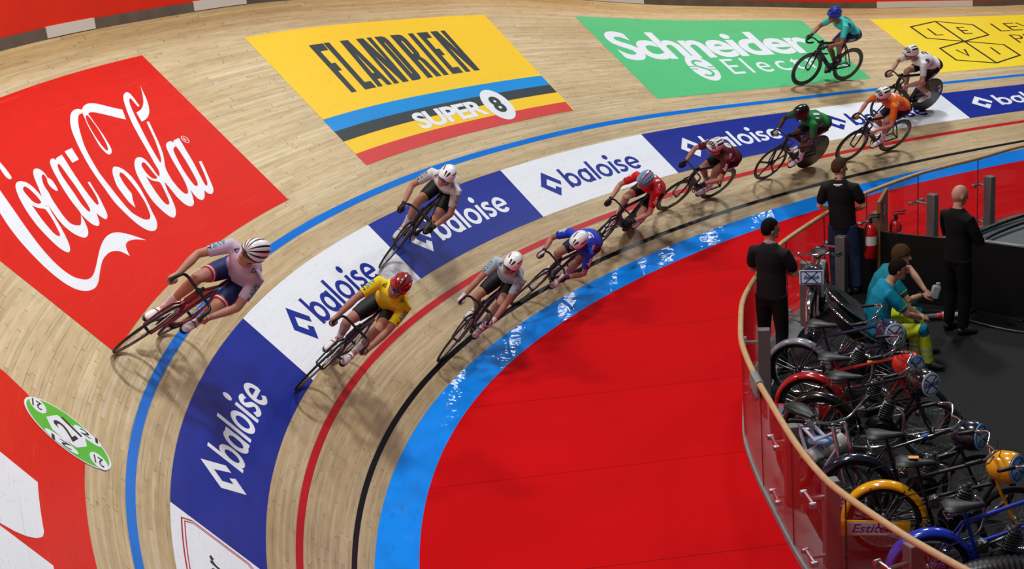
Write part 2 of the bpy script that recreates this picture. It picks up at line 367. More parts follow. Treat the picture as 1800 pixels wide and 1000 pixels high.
def join2(*parts):
    V=[];F=[]
    for v,f in parts:
        n=len(V); V+=list(v); F+=[tuple(i+n for i in q) for q in f]
    return V,F
def stroke2(pts,w,closed=False,sq=False):
    """a drawn line of width w as little quads with mitred joins"""
    P=np.array(pts,float); n=len(P)
    if closed: T=[]
    V=[];F=[]
    def unit(a): return a/(np.linalg.norm(a)+1e-12)
    for i in range(n):
        a=P[i-1] if (i>0 or closed) else None; c=P[(i+1)%n] if (i<n-1 or closed) else None
        d0=unit(P[i]-a) if a is not None else None; d1=unit(c-P[i]) if c is not None else None
        if d0 is None: d0=d1
        if d1 is None: d1=d0
        n0=np.array([-d0[1],d0[0]]); n1=np.array([-d1[1],d1[0]]); m=unit(n0+n1); k=min(1/max(m@n0,.35),2.2)
        p=P[i]
        if sq and not closed:
            if i==0: p=p-d1*w/2
            if i==n-1: p=p+d0*w/2
        V+=[tuple(p+m*k*w/2),tuple(p-m*k*w/2)]
    for i in range(n if closed else n-1): j=(i+1)%n; F.append((2*i,2*i+1,2*j+1,2*j))
    return V,F
def ring2(c,rx,ry,wx,wy=None,a0=0,a1=360,n=28):
    wy=wx if wy is None else wy; t=np.radians(np.linspace(a0,a1,n)); V=[];F=[]
    for a in t: V+=[(c[0]+rx*math.cos(a),c[1]+ry*math.sin(a)),(c[0]+(rx-wx)*math.cos(a),c[1]+(ry-wy)*math.sin(a))]
    for i in range(n-1): F.append((2*i,2*i+1,2*i+3,2*i+2))
    return V,F
def rect2(x0,x1,y0,y1): return [(x0,y0),(x1,y0),(x1,y1),(x0,y1)],[(0,1,2,3)]
def disc2(c,rx,ry,n=40): 
    return [(c[0]+rx*math.cos(2*math.pi*i/n),c[1]+ry*math.sin(2*math.pi*i/n)) for i in range(n)],[tuple(range(n))]
def subdiv(VF,mx=.12):
    V,F=VF; bm=bmesh.new(); vs=[bm.verts.new((x,y,0)) for x,y in V]
    for f in F:
        try: bm.faces.new([vs[i] for i in f])
        except ValueError: pass
    bmesh.ops.triangulate(bm,faces=bm.faces[:])
    for _ in range(9):
        es=[e for e in bm.edges if e.calc_length()>mx]
        if not es: break
        bmesh.ops.subdivide_edges(bm,edges=es,cuts=1); bmesh.ops.triangulate(bm,faces=[f for f in bm.faces if len(f.verts)>3])
    bm.verts.index_update(); V=np.array([(v.co.x,v.co.y) for v in bm.verts]); F=[tuple(v.index for v in f.verts) for f in bm.faces]; bm.free(); return V,F
def film(name,VF,m,off,parent=None,label=None,cat=None,group=None,kind=None,mx=.12):
    V,F=subdiv(VF,mx); W=TP(V[:,0],V[:,1],off); o=bpy.data.objects.new(name,uvmesh(name,W,upfaces(W,F),V,m)); return prep(o,parent,label,cat,group,kind)
def film_rect(name,s0,s1,d0,d1,m,off,parent=None,**k): return strip(name,s0,s1,d0,d1,off,m,parent,nd=max(2,int((d1-d0)/.1)),**k)
O1,O2,O3,O4=.0020,.0032,.0044,.0056
WHITE=paint('film_white','EEF4FB',rough=.35,wear=.25,wearcol=srgb('A8A49C'),seams=.32,var=.08)
BLUE=paint('film_blue','1C319A',rough=.36,wear=.05,wearcol=srgb('6A78B4'),seams=.3,var=.45)
CRED=paint('film_red','E01C0A',rough=.4,wear=.42,wearcol=srgb('F0A088'),seams=.35,var=.15)
YEL=paint('film_yellow','FFD43C',rough=.30,wear=.08,seams=.12,var=.06)
CHAR=paint('film_charcoal','3C474B',rough=.4,wear=.15,wearcol=srgb('6A7478'),seams=.3)
SKY=paint('film_sky','1E96E6',rough=.35,wear=.2,wearcol=srgb('60B8F0'),seams=.3)
BRED=paint('film_brick','DB4A48',rough=.4,wear=.2,wearcol=srgb('E8908A'),seams=.2)
GRN=paint('film_green','5CCB88',rough=.28,wear=.05,seams=.12,var=.08)
LEM=paint('film_lemon','FDE23C',rough=.26,wear=.05,seams=.1,var=.05)
INK=paint('film_ink','35322C',rough=.4,wear=.05,seams=.1)
LIME=paint('film_lime','5CC63E',rough=.3,wear=.03,seams=.05)
# --- Coca-Cola panel
COKE=[[[[4.537,4.513],[4.522,4.478],[4.501,4.43],[4.478,4.384],[4.455,4.348],[4.432,4.314],[4.408,4.276],[4.383,4.231],[4.359,4.181],[4.336,4.132],[4.317,4.084],[4.299,4.035],[4.284,3.988],[4.271,3.941],[4.26,3.896],[4.25,3.852],[4.242,3.808],[4.236,3.766],[4.233,3.723],[4.232,3.679],[4.234,3.634],[4.24,3.592],[4.25,3.553],[4.265,3.517],[4.282,3.486],[4.305,3.459],[4.331,3.436],[4.358,3.416],[4.388,3.4],[4.419,3.387],[4.45,3.377],[4.481,3.37],[4.512,3.365],[4.543,3.364],[4.576,3.366],[4.61,3.37],[4.645,3.378],[4.679,3.387],[4.715,3.398],[4.754,3.412],[4.801,3.427],[4.851,3.444],[4.899,3.459],[4.942,3.472],[4.982,3.482],[5.021,3.49],[5.062,3.496],[5.102,3.499],[5.14,3.5],[5.175,3.499],[5.209,3.495],[5.24,3.488],[5.269,3.478],[5.295,3.466],[5.318,3.452],[5.335,3.437],[5.348,3.42],[5.359,3.403],[5.369,3.382],[5.378,3.361],[5.384,3.346],[5.397,3.362],[5.415,3.385],[5.432,3.406],[5.448,3.421],[5.464,3.435],[5.481,3.446],[5.51,3.458],[5.543,3.464],[5.567,3.464],[5.593,3.46],[5.619,3.455],[5.645,3.448],[5.67,3.44],[5.699,3.427],[5.736,3.405],[5.777,3.38],[5.805,3.362],[5.787,3.384],[5.761,3.416],[5.735,3.447],[5.712,3.473],[5.688,3.498],[5.663,3.523],[5.635,3.547],[5.606,3.57],[5.577,3.59],[5.549,3.604],[5.521,3.613],[5.492,3.621],[5.46,3.626],[5.427,3.629],[5.392,3.63],[5.354,3.628],[5.315,3.623],[5.274,3.616],[5.232,3.607],[5.19,3.597],[5.146,3.585],[5.102,3.572],[5.058,3.558],[5.011,3.543],[4.962,3.527],[4.911,3.51],[4.862,3.495],[4.813,3.481],[4.766,3.469],[4.724,3.459],[4.688,3.453],[4.656,3.45],[4.627,3.45],[4.598,3.452],[4.571,3.458],[4.545,3.466],[4.52,3.479],[4.497,3.496],[4.476,3.513],[4.457,3.53],[4.442,3.548],[4.429,3.569],[4.419,3.596],[4.411,3.627],[4.407,3.66],[4.407,3.696],[4.41,3.735],[4.417,3.776],[4.428,3.821],[4.443,3.87],[4.461,3.92],[4.483,3.971],[4.508,4.025],[4.535,4.079],[4.564,4.135],[4.594,4.192],[4.624,4.248],[4.653,4.301],[4.681,4.354],[4.708,4.405],[4.732,4.452],[4.755,4.498],[4.782,4.546],[4.817,4.604],[4.856,4.664],[4.884,4.707]]],[[[5.192,4.871],[5.181,4.843],[5.165,4.803],[5.152,4.766],[5.144,4.74],[5.138,4.717],[5.131,4.694],[5.122,4.671],[5.113,4.648],[5.103,4.628],[5.096,4.612],[5.088,4.599],[5.08,4.589],[5.06,4.581],[5.042,4.581],[5.029,4.591],[5.023,4.609],[5.025,4.625],[5.031,4.645],[5.039,4.664],[5.046,4.678],[5.055,4.693],[5.067,4.713],[5.084,4.75],[5.104,4.793],[5.118,4.824]]],[[[5.127,4.52],[5.1,4.527],[5.071,4.526],[5.05,4.521],[5.028,4.513],[5.005,4.501],[4.982,4.483],[4.957,4.462],[4.934,4.44],[4.913,4.417],[4.893,4.394],[4.873,4.367],[4.852,4.338],[4.83,4.307],[4.809,4.275],[4.79,4.242],[4.773,4.21],[4.757,4.177],[4.741,4.145],[4.727,4.113],[4.715,4.079],[4.704,4.041],[4.694,4.001],[4.686,3.963],[4.679,3.928],[4.674,3.896],[4.671,3.866],[4.671,3.839],[4.673,3.815],[4.678,3.793],[4.685,3.775],[4.694,3.759],[4.706,3.748],[4.727,3.743],[4.753,3.747],[4.771,3.755],[4.791,3.766],[4.812,3.779],[4.831,3.795],[4.851,3.813],[4.871,3.835],[4.895,3.861],[4.92,3.892],[4.944,3.924],[4.967,3.956],[4.989,3.99],[5.01,4.024],[5.032,4.059],[5.054,4.094],[5.073,4.124],[5.092,4.149],[5.108,4.168],[5.116,4.183],[5.097,4.189],[5.08,4.195],[5.096,4.211],[5.123,4.231],[5.145,4.251],[5.155,4.267],[5.16,4.281],[5.166,4.297],[5.173,4.315],[5.18,4.335],[5.186,4.355],[5.19,4.377],[5.194,4.399],[5.194,4.42],[5.193,4.441],[5.188,4.461],[5.18,4.479],[5.165,4.495],[5.146,4.51]],[[5.058,4.446],[5.083,4.455],[5.108,4.456],[5.117,4.446],[5.123,4.431],[5.126,4.413],[5.126,4.392],[5.124,4.368],[5.12,4.344],[5.115,4.321],[5.108,4.298],[5.101,4.279],[5.093,4.26],[5.083,4.248],[5.065,4.244],[5.044,4.247],[5.026,4.255],[5.011,4.269],[5.005,4.28],[5.001,4.293],[5.0,4.308],[5.003,4.327],[5.009,4.349],[5.015,4.369],[5.021,4.387],[5.027,4.404],[5.033,4.419],[5.044,4.435]],[[4.941,4.278],[4.944,4.269],[4.949,4.257],[4.956,4.245],[4.965,4.233],[4.977,4.222],[4.989,4.21],[5.006,4.2],[5.023,4.191],[5.034,4.18],[5.036,4.167],[5.03,4.153],[5.022,4.136],[5.011,4.114],[4.998,4.088],[4.981,4.062],[4.961,4.033],[4.938,4.002],[4.917,3.976],[4.9,3.954],[4.885,3.935],[4.871,3.921],[4.855,3.908],[4.841,3.904],[4.826,3.91],[4.813,3.923],[4.809,3.932],[4.807,3.944],[4.808,3.959],[4.813,3.981],[4.82,4.006],[4.829,4.034],[4.84,4.065],[4.853,4.099],[4.867,4.132],[4.882,4.163],[4.897,4.193],[4.91,4.219],[4.922,4.243],[4.933,4.264]]],[[[5.4,4.533],[5.424,4.545],[5.446,4.549],[5.468,4.549],[5.487,4.541],[5.498,4.531],[5.507,4.517],[5.512,4.502],[5.513,4.484],[5.51,4.465],[5.505,4.449],[5.494,4.428],[5.484,4.414],[5.49,4.405],[5.498,4.392],[5.502,4.377],[5.499,4.36],[5.491,4.341],[5.481,4.322],[5.471,4.303],[5.46,4.283],[5.449,4.268],[5.434,4.257],[5.421,4.255],[5.41,4.26],[5.402,4.274],[5.399,4.289],[5.397,4.308],[5.399,4.327],[5.405,4.345],[5.416,4.363],[5.427,4.378],[5.445,4.395],[5.459,4.404],[5.471,4.421],[5.482,4.441],[5.482,4.455],[5.474,4.464],[5.458,4.462],[5.437,4.454],[5.422,4.444],[5.407,4.432],[5.391,4.418],[5.375,4.404],[5.358,4.388],[5.342,4.368],[5.326,4.34],[5.31,4.307],[5.295,4.278],[5.28,4.258],[5.266,4.241],[5.251,4.218],[5.232,4.185],[5.212,4.147],[5.193,4.111],[5.177,4.079],[5.162,4.049],[5.151,4.02],[5.142,3.991],[5.136,3.964],[5.134,3.941],[5.138,3.925],[5.146,3.913],[5.156,3.902],[5.169,3.89],[5.185,3.879],[5.2,3.871],[5.217,3.865],[5.237,3.867],[5.255,3.873],[5.275,3.882],[5.297,3.894],[5.325,3.91],[5.355,3.928],[5.376,3.941],[5.362,3.92],[5.34,3.89],[5.318,3.86],[5.294,3.833],[5.27,3.806],[5.245,3.783],[5.22,3.767],[5.195,3.755],[5.172,3.748],[5.138,3.743],[5.107,3.748],[5.091,3.757],[5.076,3.77],[5.063,3.786],[5.051,3.804],[5.039,3.825],[5.031,3.849],[5.026,3.877],[5.023,3.908],[5.024,3.939],[5.029,3.969],[5.037,4.0],[5.046,4.03],[5.06,4.061],[5.075,4.092],[5.089,4.12],[5.102,4.145],[5.114,4.167],[5.119,4.185],[5.099,4.194],[5.081,4.202],[5.09,4.217],[5.109,4.235],[5.132,4.257],[5.157,4.282],[5.186,4.31],[5.213,4.338],[5.239,4.366],[5.263,4.395],[5.285,4.421],[5.305,4.445],[5.323,4.467],[5.341,4.487],[5.361,4.505],[5.381,4.521]]],[[[5.725,4.541],[5.752,4.552],[5.777,4.558],[5.795,4.555],[5.808,4.548],[5.811,4.534],[5.813,4.525],[5.828,4.532],[5.843,4.541],[5.949,4.546],[5.946,4.536],[5.941,4.521],[5.93,4.497],[5.914,4.463],[5.892,4.421],[5.869,4.374],[5.844,4.321],[5.818,4.264],[5.794,4.209],[5.772,4.16],[5.753,4.113],[5.736,4.07],[5.721,4.03],[5.709,3.992],[5.701,3.963],[5.697,3.938],[5.701,3.927],[5.716,3.924],[5.737,3.933],[5.753,3.947],[5.771,3.966],[5.789,3.988],[5.807,4.014],[5.825,4.042],[5.841,4.072],[5.858,4.107],[5.873,4.143],[5.883,4.168],[5.922,4.167],[5.908,4.141],[5.888,4.103],[5.869,4.068],[5.856,4.04],[5.844,4.014],[5.829,3.987],[5.809,3.956],[5.786,3.923],[5.764,3.893],[5.743,3.863],[5.724,3.836],[5.705,3.813],[5.689,3.797],[5.675,3.785],[5.659,3.777],[5.632,3.766],[5.607,3.764],[5.595,3.776],[5.587,3.795],[5.583,3.808],[5.58,3.822],[5.578,3.835],[5.578,3.855],[5.58,3.869],[5.566,3.854],[5.547,3.834],[5.528,3.815],[5.512,3.799],[5.496,3.785],[5.48,3.773],[5.455,3.761],[5.431,3.756],[5.413,3.761],[5.398,3.773],[5.389,3.785],[5.381,3.8],[5.375,3.816],[5.373,3.832],[5.372,3.85],[5.373,3.87],[5.376,3.895],[5.379,3.922],[5.382,3.942],[5.388,3.95],[5.396,3.964],[5.407,3.986],[5.42,4.022],[5.435,4.066],[5.452,4.11],[5.471,4.151],[5.491,4.191],[5.51,4.229],[5.528,4.263],[5.546,4.294],[5.565,4.326],[5.588,4.362],[5.612,4.4],[5.634,4.434],[5.652,4.46],[5.668,4.483],[5.684,4.502],[5.698,4.518],[5.711,4.531]],[[5.77,4.474],[5.795,4.48],[5.798,4.471],[5.795,4.455],[5.79,4.44],[5.783,4.421],[5.774,4.398],[5.763,4.37],[5.749,4.339],[5.736,4.308],[5.727,4.282],[5.718,4.256],[5.705,4.224],[5.685,4.179],[5.661,4.128],[5.638,4.082],[5.62,4.043],[5.603,4.009],[5.587,3.98],[5.571,3.955],[5.557,3.936],[5.544,3.922],[5.519,3.914],[5.51,3.921],[5.507,3.939],[5.509,3.962],[5.515,3.991],[5.525,4.025],[5.542,4.063],[5.563,4.106],[5.584,4.147],[5.601,4.187],[5.617,4.226],[5.633,4.263],[5.649,4.299],[5.665,4.334],[5.681,4.365],[5.696,4.392],[5.711,4.415],[5.726,4.435],[5.742,4.451],[5.757,4.464]]],[[[6.024,4.563],[6.153,4.56],[6.088,4.42],[5.968,4.42]]],[[[6.769,4.907],[6.792,4.921],[6.825,4.936],[6.849,4.943],[6.875,4.948],[6.9,4.95],[6.92,4.95],[6.939,4.947],[6.96,4.941],[6.983,4.933],[7.007,4.921],[7.036,4.904],[7.071,4.878],[7.11,4.846],[7.149,4.815],[7.189,4.786],[7.228,4.759],[7.256,4.74],[7.172,4.611],[7.143,4.632],[7.102,4.663],[7.06,4.695],[7.021,4.726],[6.982,4.757],[6.946,4.784],[6.913,4.807],[6.882,4.827],[6.855,4.84],[6.829,4.844],[6.805,4.841],[6.789,4.839],[6.78,4.81],[6.768,4.769],[6.754,4.725],[6.74,4.68],[6.725,4.633],[6.71,4.588],[6.695,4.546],[6.679,4.507],[6.663,4.47],[6.648,4.437],[6.633,4.405],[6.618,4.379],[6.604,4.359],[6.59,4.344],[6.574,4.332],[6.543,4.319],[6.515,4.317],[6.503,4.325],[6.496,4.339],[6.492,4.358],[6.493,4.384],[6.498,4.414],[6.508,4.449],[6.524,4.488],[6.545,4.53],[6.566,4.573],[6.586,4.616],[6.607,4.66],[6.628,4.701],[6.649,4.739],[6.672,4.773],[6.692,4.804],[6.708,4.831],[6.723,4.855],[6.736,4.875],[6.756,4.896]],[[6.729,4.821],[6.712,4.806],[6.691,4.783],[6.669,4.751],[6.644,4.704],[6.617,4.647],[6.594,4.595],[6.576,4.553],[6.562,4.516],[6.551,4.482],[6.541,4.448],[6.534,4.417],[6.531,4.392],[6.535,4.369],[6.547,4.364],[6.563,4.375],[6.583,4.395],[6.602,4.418],[6.617,4.441],[6.632,4.467],[6.648,4.498],[6.668,4.538],[6.69,4.583],[6.709,4.628],[6.724,4.67],[6.737,4.712],[6.747,4.749],[6.755,4.78],[6.761,4.805],[6.762,4.822],[6.75,4.831]]],[[[6.769,4.907],[6.755,4.916],[6.734,4.929],[6.709,4.937],[6.682,4.938],[6.651,4.934],[6.619,4.925],[6.587,4.911],[6.554,4.891],[6.519,4.866],[6.48,4.834],[6.439,4.796],[6.401,4.756],[6.368,4.716],[6.338,4.674],[6.308,4.63],[6.278,4.584],[6.248,4.536],[6.219,4.488],[6.191,4.438],[6.162,4.388],[6.136,4.337],[6.11,4.286],[6.087,4.234],[6.064,4.182],[6.044,4.13],[6.025,4.077],[6.006,4.024],[5.984,3.97],[5.963,3.917],[5.946,3.866],[5.935,3.821],[5.929,3.778],[5.924,3.734],[5.919,3.687],[5.916,3.64],[5.916,3.596],[5.918,3.556],[5.924,3.519],[5.933,3.487],[5.945,3.457],[5.961,3.43],[5.98,3.41],[6.004,3.397],[6.03,3.389],[6.057,3.387],[6.084,3.391],[6.111,3.4],[6.137,3.412],[6.162,3.429],[6.186,3.448],[6.209,3.472],[6.229,3.499],[6.247,3.529],[6.268,3.564],[6.295,3.602],[6.323,3.643],[6.352,3.688],[6.382,3.737],[6.412,3.789],[6.438,3.84],[6.458,3.889],[6.474,3.938],[6.485,3.983],[6.491,4.025],[6.491,4.062],[6.487,4.095],[6.477,4.122],[6.462,4.143],[6.446,4.16],[6.43,4.171],[6.414,4.177],[6.395,4.177],[6.372,4.169],[6.348,4.155],[6.324,4.138],[6.302,4.12],[6.28,4.098],[6.258,4.073],[6.233,4.043],[6.207,4.011],[6.185,3.977],[6.17,3.944],[6.158,3.91],[6.147,3.876],[6.134,3.84],[6.123,3.805],[6.115,3.772],[6.114,3.74],[6.116,3.712],[6.119,3.692],[6.137,3.713],[6.164,3.743],[6.19,3.771],[6.217,3.796],[6.244,3.82],[6.263,3.836],[6.269,3.859],[6.277,3.891],[6.287,3.924],[6.298,3.953],[6.311,3.983],[6.323,4.01],[6.337,4.035],[6.35,4.057],[6.365,4.074],[6.388,4.088],[6.408,4.089],[6.418,4.083],[6.424,4.071],[6.427,4.052],[6.425,4.025],[6.419,3.992],[6.411,3.955],[6.401,3.914],[6.387,3.87],[6.372,3.826],[6.354,3.781],[6.334,3.735],[6.313,3.693],[6.29,3.656],[6.265,3.622],[6.242,3.593],[6.222,3.569],[6.204,3.549],[6.186,3.534],[6.157,3.519],[6.129,3.514],[6.108,3.518],[6.087,3.527],[6.069,3.539],[6.057,3.551],[6.048,3.567],[6.038,3.587],[6.026,3.613],[6.013,3.643],[6.008,3.682],[6.015,3.734],[6.029,3.795],[6.045,3.855],[6.061,3.91],[6.079,3.965],[6.097,4.021],[6.113,4.076],[6.129,4.131],[6.149,4.188],[6.175,4.246],[6.205,4.305],[6.236,4.363],[6.265,4.417],[6.296,4.47],[6.333,4.527],[6.385,4.592],[6.443,4.662],[6.494,4.721],[6.534,4.763],[6.568,4.795],[6.598,4.82],[6.624,4.841],[6.646,4.855],[6.667,4.865],[6.699,4.869],[6.722,4.867]]],[[[6.689,4.1],[6.72,4.122],[6.752,4.139],[6.782,4.15],[6.808,4.153],[6.833,4.149],[6.853,4.141],[6.867,4.129],[6.877,4.113],[6.882,4.092],[6.881,4.064],[6.875,4.031],[6.867,3.998],[6.857,3.965],[6.844,3.931],[6.834,3.901],[6.827,3.874],[6.823,3.851],[6.82,3.836],[6.825,3.822],[6.829,3.802],[6.826,3.778],[6.808,3.75],[6.781,3.719],[6.756,3.686],[6.735,3.653],[6.716,3.618],[6.694,3.582],[6.668,3.543],[6.641,3.504],[6.612,3.469],[6.581,3.44],[6.549,3.416],[6.52,3.398],[6.482,3.384],[6.452,3.384],[6.438,3.391],[6.427,3.403],[6.419,3.422],[6.412,3.447],[6.408,3.477],[6.406,3.512],[6.407,3.551],[6.41,3.594],[6.417,3.637],[6.429,3.68],[6.446,3.724],[6.464,3.767],[6.484,3.809],[6.506,3.851],[6.528,3.891],[6.55,3.931],[6.573,3.97],[6.598,4.007],[6.627,4.041],[6.658,4.073]],[[6.765,4.058],[6.789,4.071],[6.813,4.076],[6.827,4.073],[6.835,4.06],[6.835,4.044],[6.832,4.023],[6.827,3.999],[6.82,3.97],[6.811,3.938],[6.804,3.909],[6.8,3.884],[6.798,3.863],[6.792,3.848],[6.771,3.842],[6.747,3.847],[6.729,3.857],[6.716,3.875],[6.713,3.895],[6.713,3.918],[6.715,3.942],[6.72,3.964],[6.728,3.987],[6.736,4.008],[6.744,4.027],[6.753,4.044]],[[6.669,3.922],[6.673,3.902],[6.679,3.873],[6.691,3.847],[6.713,3.828],[6.741,3.812],[6.758,3.794],[6.757,3.773],[6.744,3.75],[6.727,3.721],[6.704,3.682],[6.676,3.638],[6.651,3.601],[6.632,3.574],[6.615,3.555],[6.599,3.541],[6.575,3.53],[6.556,3.532],[6.547,3.542],[6.541,3.559],[6.54,3.581],[6.545,3.609],[6.554,3.642],[6.566,3.678],[6.58,3.72],[6.598,3.766],[6.616,3.809],[6.635,3.852],[6.655,3.893]]],[[[7.387,4.838],[7.409,4.863],[7.43,4.886],[7.452,4.904],[7.477,4.918],[7.502,4.928],[7.523,4.933],[7.544,4.928],[7.555,4.911],[7.556,4.891],[7.553,4.866],[7.549,4.839],[7.542,4.811],[7.533,4.782],[7.526,4.758],[7.521,4.732],[7.518,4.717],[7.486,4.709],[7.487,4.721],[7.489,4.739],[7.491,4.758],[7.495,4.78],[7.5,4.805],[7.502,4.824],[7.501,4.841],[7.492,4.845],[7.471,4.832],[7.445,4.808],[7.43,4.789],[7.415,4.767],[7.398,4.738],[7.376,4.7],[7.351,4.655],[7.325,4.607],[7.299,4.557],[7.273,4.505],[7.247,4.453],[7.221,4.403],[7.195,4.353],[7.168,4.3],[7.14,4.243],[7.113,4.183],[7.088,4.128],[7.065,4.077],[7.046,4.031],[7.033,3.997],[7.034,3.981],[7.056,3.993],[7.085,4.017],[7.106,4.039],[7.129,4.068],[7.155,4.102],[7.187,4.146],[7.223,4.197],[7.256,4.245],[7.281,4.287],[7.302,4.328],[7.324,4.368],[7.349,4.414],[7.374,4.46],[7.392,4.493],[7.431,4.492],[7.411,4.454],[7.381,4.399],[7.35,4.343],[7.32,4.287],[7.288,4.23],[7.256,4.177],[7.227,4.131],[7.198,4.09],[7.165,4.048],[7.123,4.004],[7.078,3.96],[7.04,3.923],[7.018,3.897],[7.005,3.878],[6.991,3.853],[6.973,3.818],[6.954,3.777],[6.938,3.737],[6.927,3.696],[6.918,3.654],[6.913,3.618],[6.912,3.587],[6.914,3.56],[6.921,3.541],[6.943,3.528],[6.971,3.532],[6.989,3.544],[7.008,3.562],[7.029,3.586],[7.051,3.615],[7.074,3.65],[7.098,3.692],[7.123,3.743],[7.149,3.802],[7.174,3.857],[7.195,3.905],[7.215,3.95],[7.235,3.991],[7.256,4.031],[7.276,4.068],[7.294,4.098],[7.31,4.12],[7.324,4.136],[7.34,4.149],[7.37,4.165],[7.401,4.172],[7.431,4.17],[7.453,4.162],[7.456,4.148],[7.452,4.135],[7.492,4.162],[7.588,4.166],[7.582,4.147],[7.571,4.12],[7.558,4.086],[7.542,4.045],[7.522,3.997],[7.502,3.949],[7.483,3.902],[7.464,3.855],[7.442,3.807],[7.417,3.756],[7.39,3.705],[7.366,3.658],[7.344,3.616],[7.325,3.58],[7.311,3.55],[7.303,3.528],[7.3,3.512],[7.302,3.503],[7.317,3.503],[7.339,3.515],[7.356,3.53],[7.374,3.55],[7.392,3.573],[7.411,3.6],[7.43,3.63],[7.452,3.664],[7.479,3.711],[7.509,3.763],[7.53,3.799],[7.573,3.797],[7.558,3.769],[7.536,3.729],[7.512,3.686],[7.486,3.644],[7.459,3.599],[7.433,3.557],[7.408,3.516],[7.385,3.479],[7.363,3.448],[7.343,3.427],[7.325,3.413],[7.307,3.403],[7.279,3.392],[7.254,3.391],[7.24,3.399],[7.228,3.411],[7.22,3.424],[7.215,3.44],[7.215,3.458],[7.214,3.47],[7.195,3.452],[7.166,3.428],[7.138,3.407],[7.113,3.394],[7.088,3.385],[7.066,3.382],[7.047,3.387],[7.032,3.398],[7.021,3.414],[7.018,3.436],[7.021,3.464],[7.026,3.49],[7.033,3.516],[7.043,3.541],[7.05,3.559],[7.029,3.531],[6.999,3.493],[6.97,3.459],[6.945,3.433],[6.922,3.411],[6.897,3.395],[6.871,3.386],[6.844,3.383],[6.821,3.387],[6.802,3.398],[6.788,3.417],[6.778,3.44],[6.773,3.469],[6.773,3.504],[6.775,3.541],[6.782,3.58],[6.792,3.621],[6.802,3.662],[6.811,3.703],[6.82,3.744],[6.826,3.778],[6.822,3.802],[6.815,3.82],[6.817,3.837],[6.837,3.854],[6.866,3.87],[6.893,3.894],[6.914,3.929],[6.933,3.972],[6.955,4.02],[6.981,4.073],[7.009,4.132],[7.037,4.193],[7.065,4.256],[7.093,4.321],[7.122,4.385],[7.153,4.45],[7.184,4.515],[7.217,4.577],[7.253,4.637],[7.289,4.695],[7.322,4.745],[7.347,4.783],[7.367,4.812]],[[7.392,4.075],[7.419,4.085],[7.44,4.084],[7.442,4.072],[7.438,4.051],[7.428,4.02],[7.413,3.973],[7.392,3.917],[7.371,3.863],[7.349,3.813],[7.328,3.765],[7.306,3.719],[7.283,3.674],[7.26,3.63],[7.239,3.596],[7.215,3.566],[7.194,3.554],[7.172,3.553],[7.158,3.567],[7.156,3.584],[7.161,3.608],[7.169,3.639],[7.181,3.681],[7.197,3.731],[7.216,3.783],[7.242,3.84],[7.271,3.9],[7.297,3.951],[7.318,3.99],[7.336,4.02],[7.352,4.044],[7.373,4.065]]],[[[7.783,4.96],[7.775,4.942],[7.762,4.916],[7.748,4.886],[7.733,4.855],[7.717,4.82],[7.699,4.784],[7.675,4.745],[7.649,4.705],[7.622,4.669],[7.597,4.639],[7.571,4.613],[7.544,4.59],[7.514,4.569],[7.481,4.552],[7.447,4.538],[7.408,4.528],[7.366,4.522],[7.337,4.519],[7.391,4.649],[7.411,4.651],[7.441,4.655],[7.47,4.661],[7.495,4.669],[7.52,4.68],[7.546,4.694],[7.572,4.712],[7.6,4.733],[7.628,4.76],[7.66,4.794],[7.693,4.834],[7.722,4.871],[7.747,4.905],[7.769,4.938]]]]
t=empty('advert_panel',"red film panel on the banking with flowing white script lettering",'advert')
film_rect('film',3.83,8.20,2.895,5.36,CRED,O1,t)
cw=join2(fill2(COKE)); cV,cF=cw
rg=join2(ring2((7.651,4.12),.045,.055,.008,n=24),text2('R',.0,box=(7.632,7.67,4.092,4.148)))
film('lettering',join2(cw,rg),WHITE,O2,t,label='white script lettering')
# --- lower red panel with cropped giant letters and the green ball logo over its edge
t=empty('advert_panel',"red film panel with giant white letter shapes beside the green 21 roundel",'advert')
film('film',([(2.33,5.3),(2.285,3.62),(2.22,3.43),(1.87,2.895),(-3.5,2.895),(-3.5,5.3)],[(0,1,2,3,4,5)]),CRED,O1,t)
film('lettering',fill2([[[(1.16,4.3),(1.076,3.561),(1.03,3.281),(.388,3.281),(.31,3.30),(.235,3.35),(.169,3.425),(.125,3.51),(.099,3.61),(.07,4.3)]],[[(.12,4.3),(.068,3.614),(.025,3.267),(-2.2,3.267),(-2.2,4.3)]]]),WHITE,O2,t,label='giant white letter shapes')
t=empty('round_logo',"green oval ball logo with white patches reading 21, stuck over the red edge",'logo')
film('white_disc',disc2((2.08,3.055),.275,.378,48),WHITE,O3,t)
film('green_disc',disc2((2.08,3.055),.262,.36,48),LIME,O4,t)
lob=[]
for c,rx,ry in (((2.155,3.325),.092,.072),((2.0,2.785),.098,.082),((2.255,2.90),.062,.125),((1.882,3.10),.055,.145)): lob.append(disc2(c,rx,ry,24))
hexp=([(2.072,3.248),(2.223,3.169),(2.232,3.05),(2.228,2.925),(2.086,2.894),(1.955,2.975),(1.937,3.083),(1.955,3.185)],[tuple(range(8))])
film('white_patches',join2(hexp,*lob),WHITE,O4+.001,t,label='white patches')
def rot21(c,w,h,a):
    V,F=text2('21',.012,box=(-w/2,w/2,-h/2,h/2)); ca,sa=math.cos(a),math.sin(a); return [(c[0]+x*ca-y*sa,c[1]+x*sa+y*ca) for x,y in V],F
for c_,w0,h0,a0_ in (((2.125,3.07),.20,.20,-20),((2.155,3.335),.085,.10,100),((2.0,2.785),.085,.11,100),((2.27,2.89),.16,.07,-80),((1.87,3.10),.17,.07,100)): film('numeral',rot21(c_,w0,h0,rad(a0_)),INK,O4+.002,t)
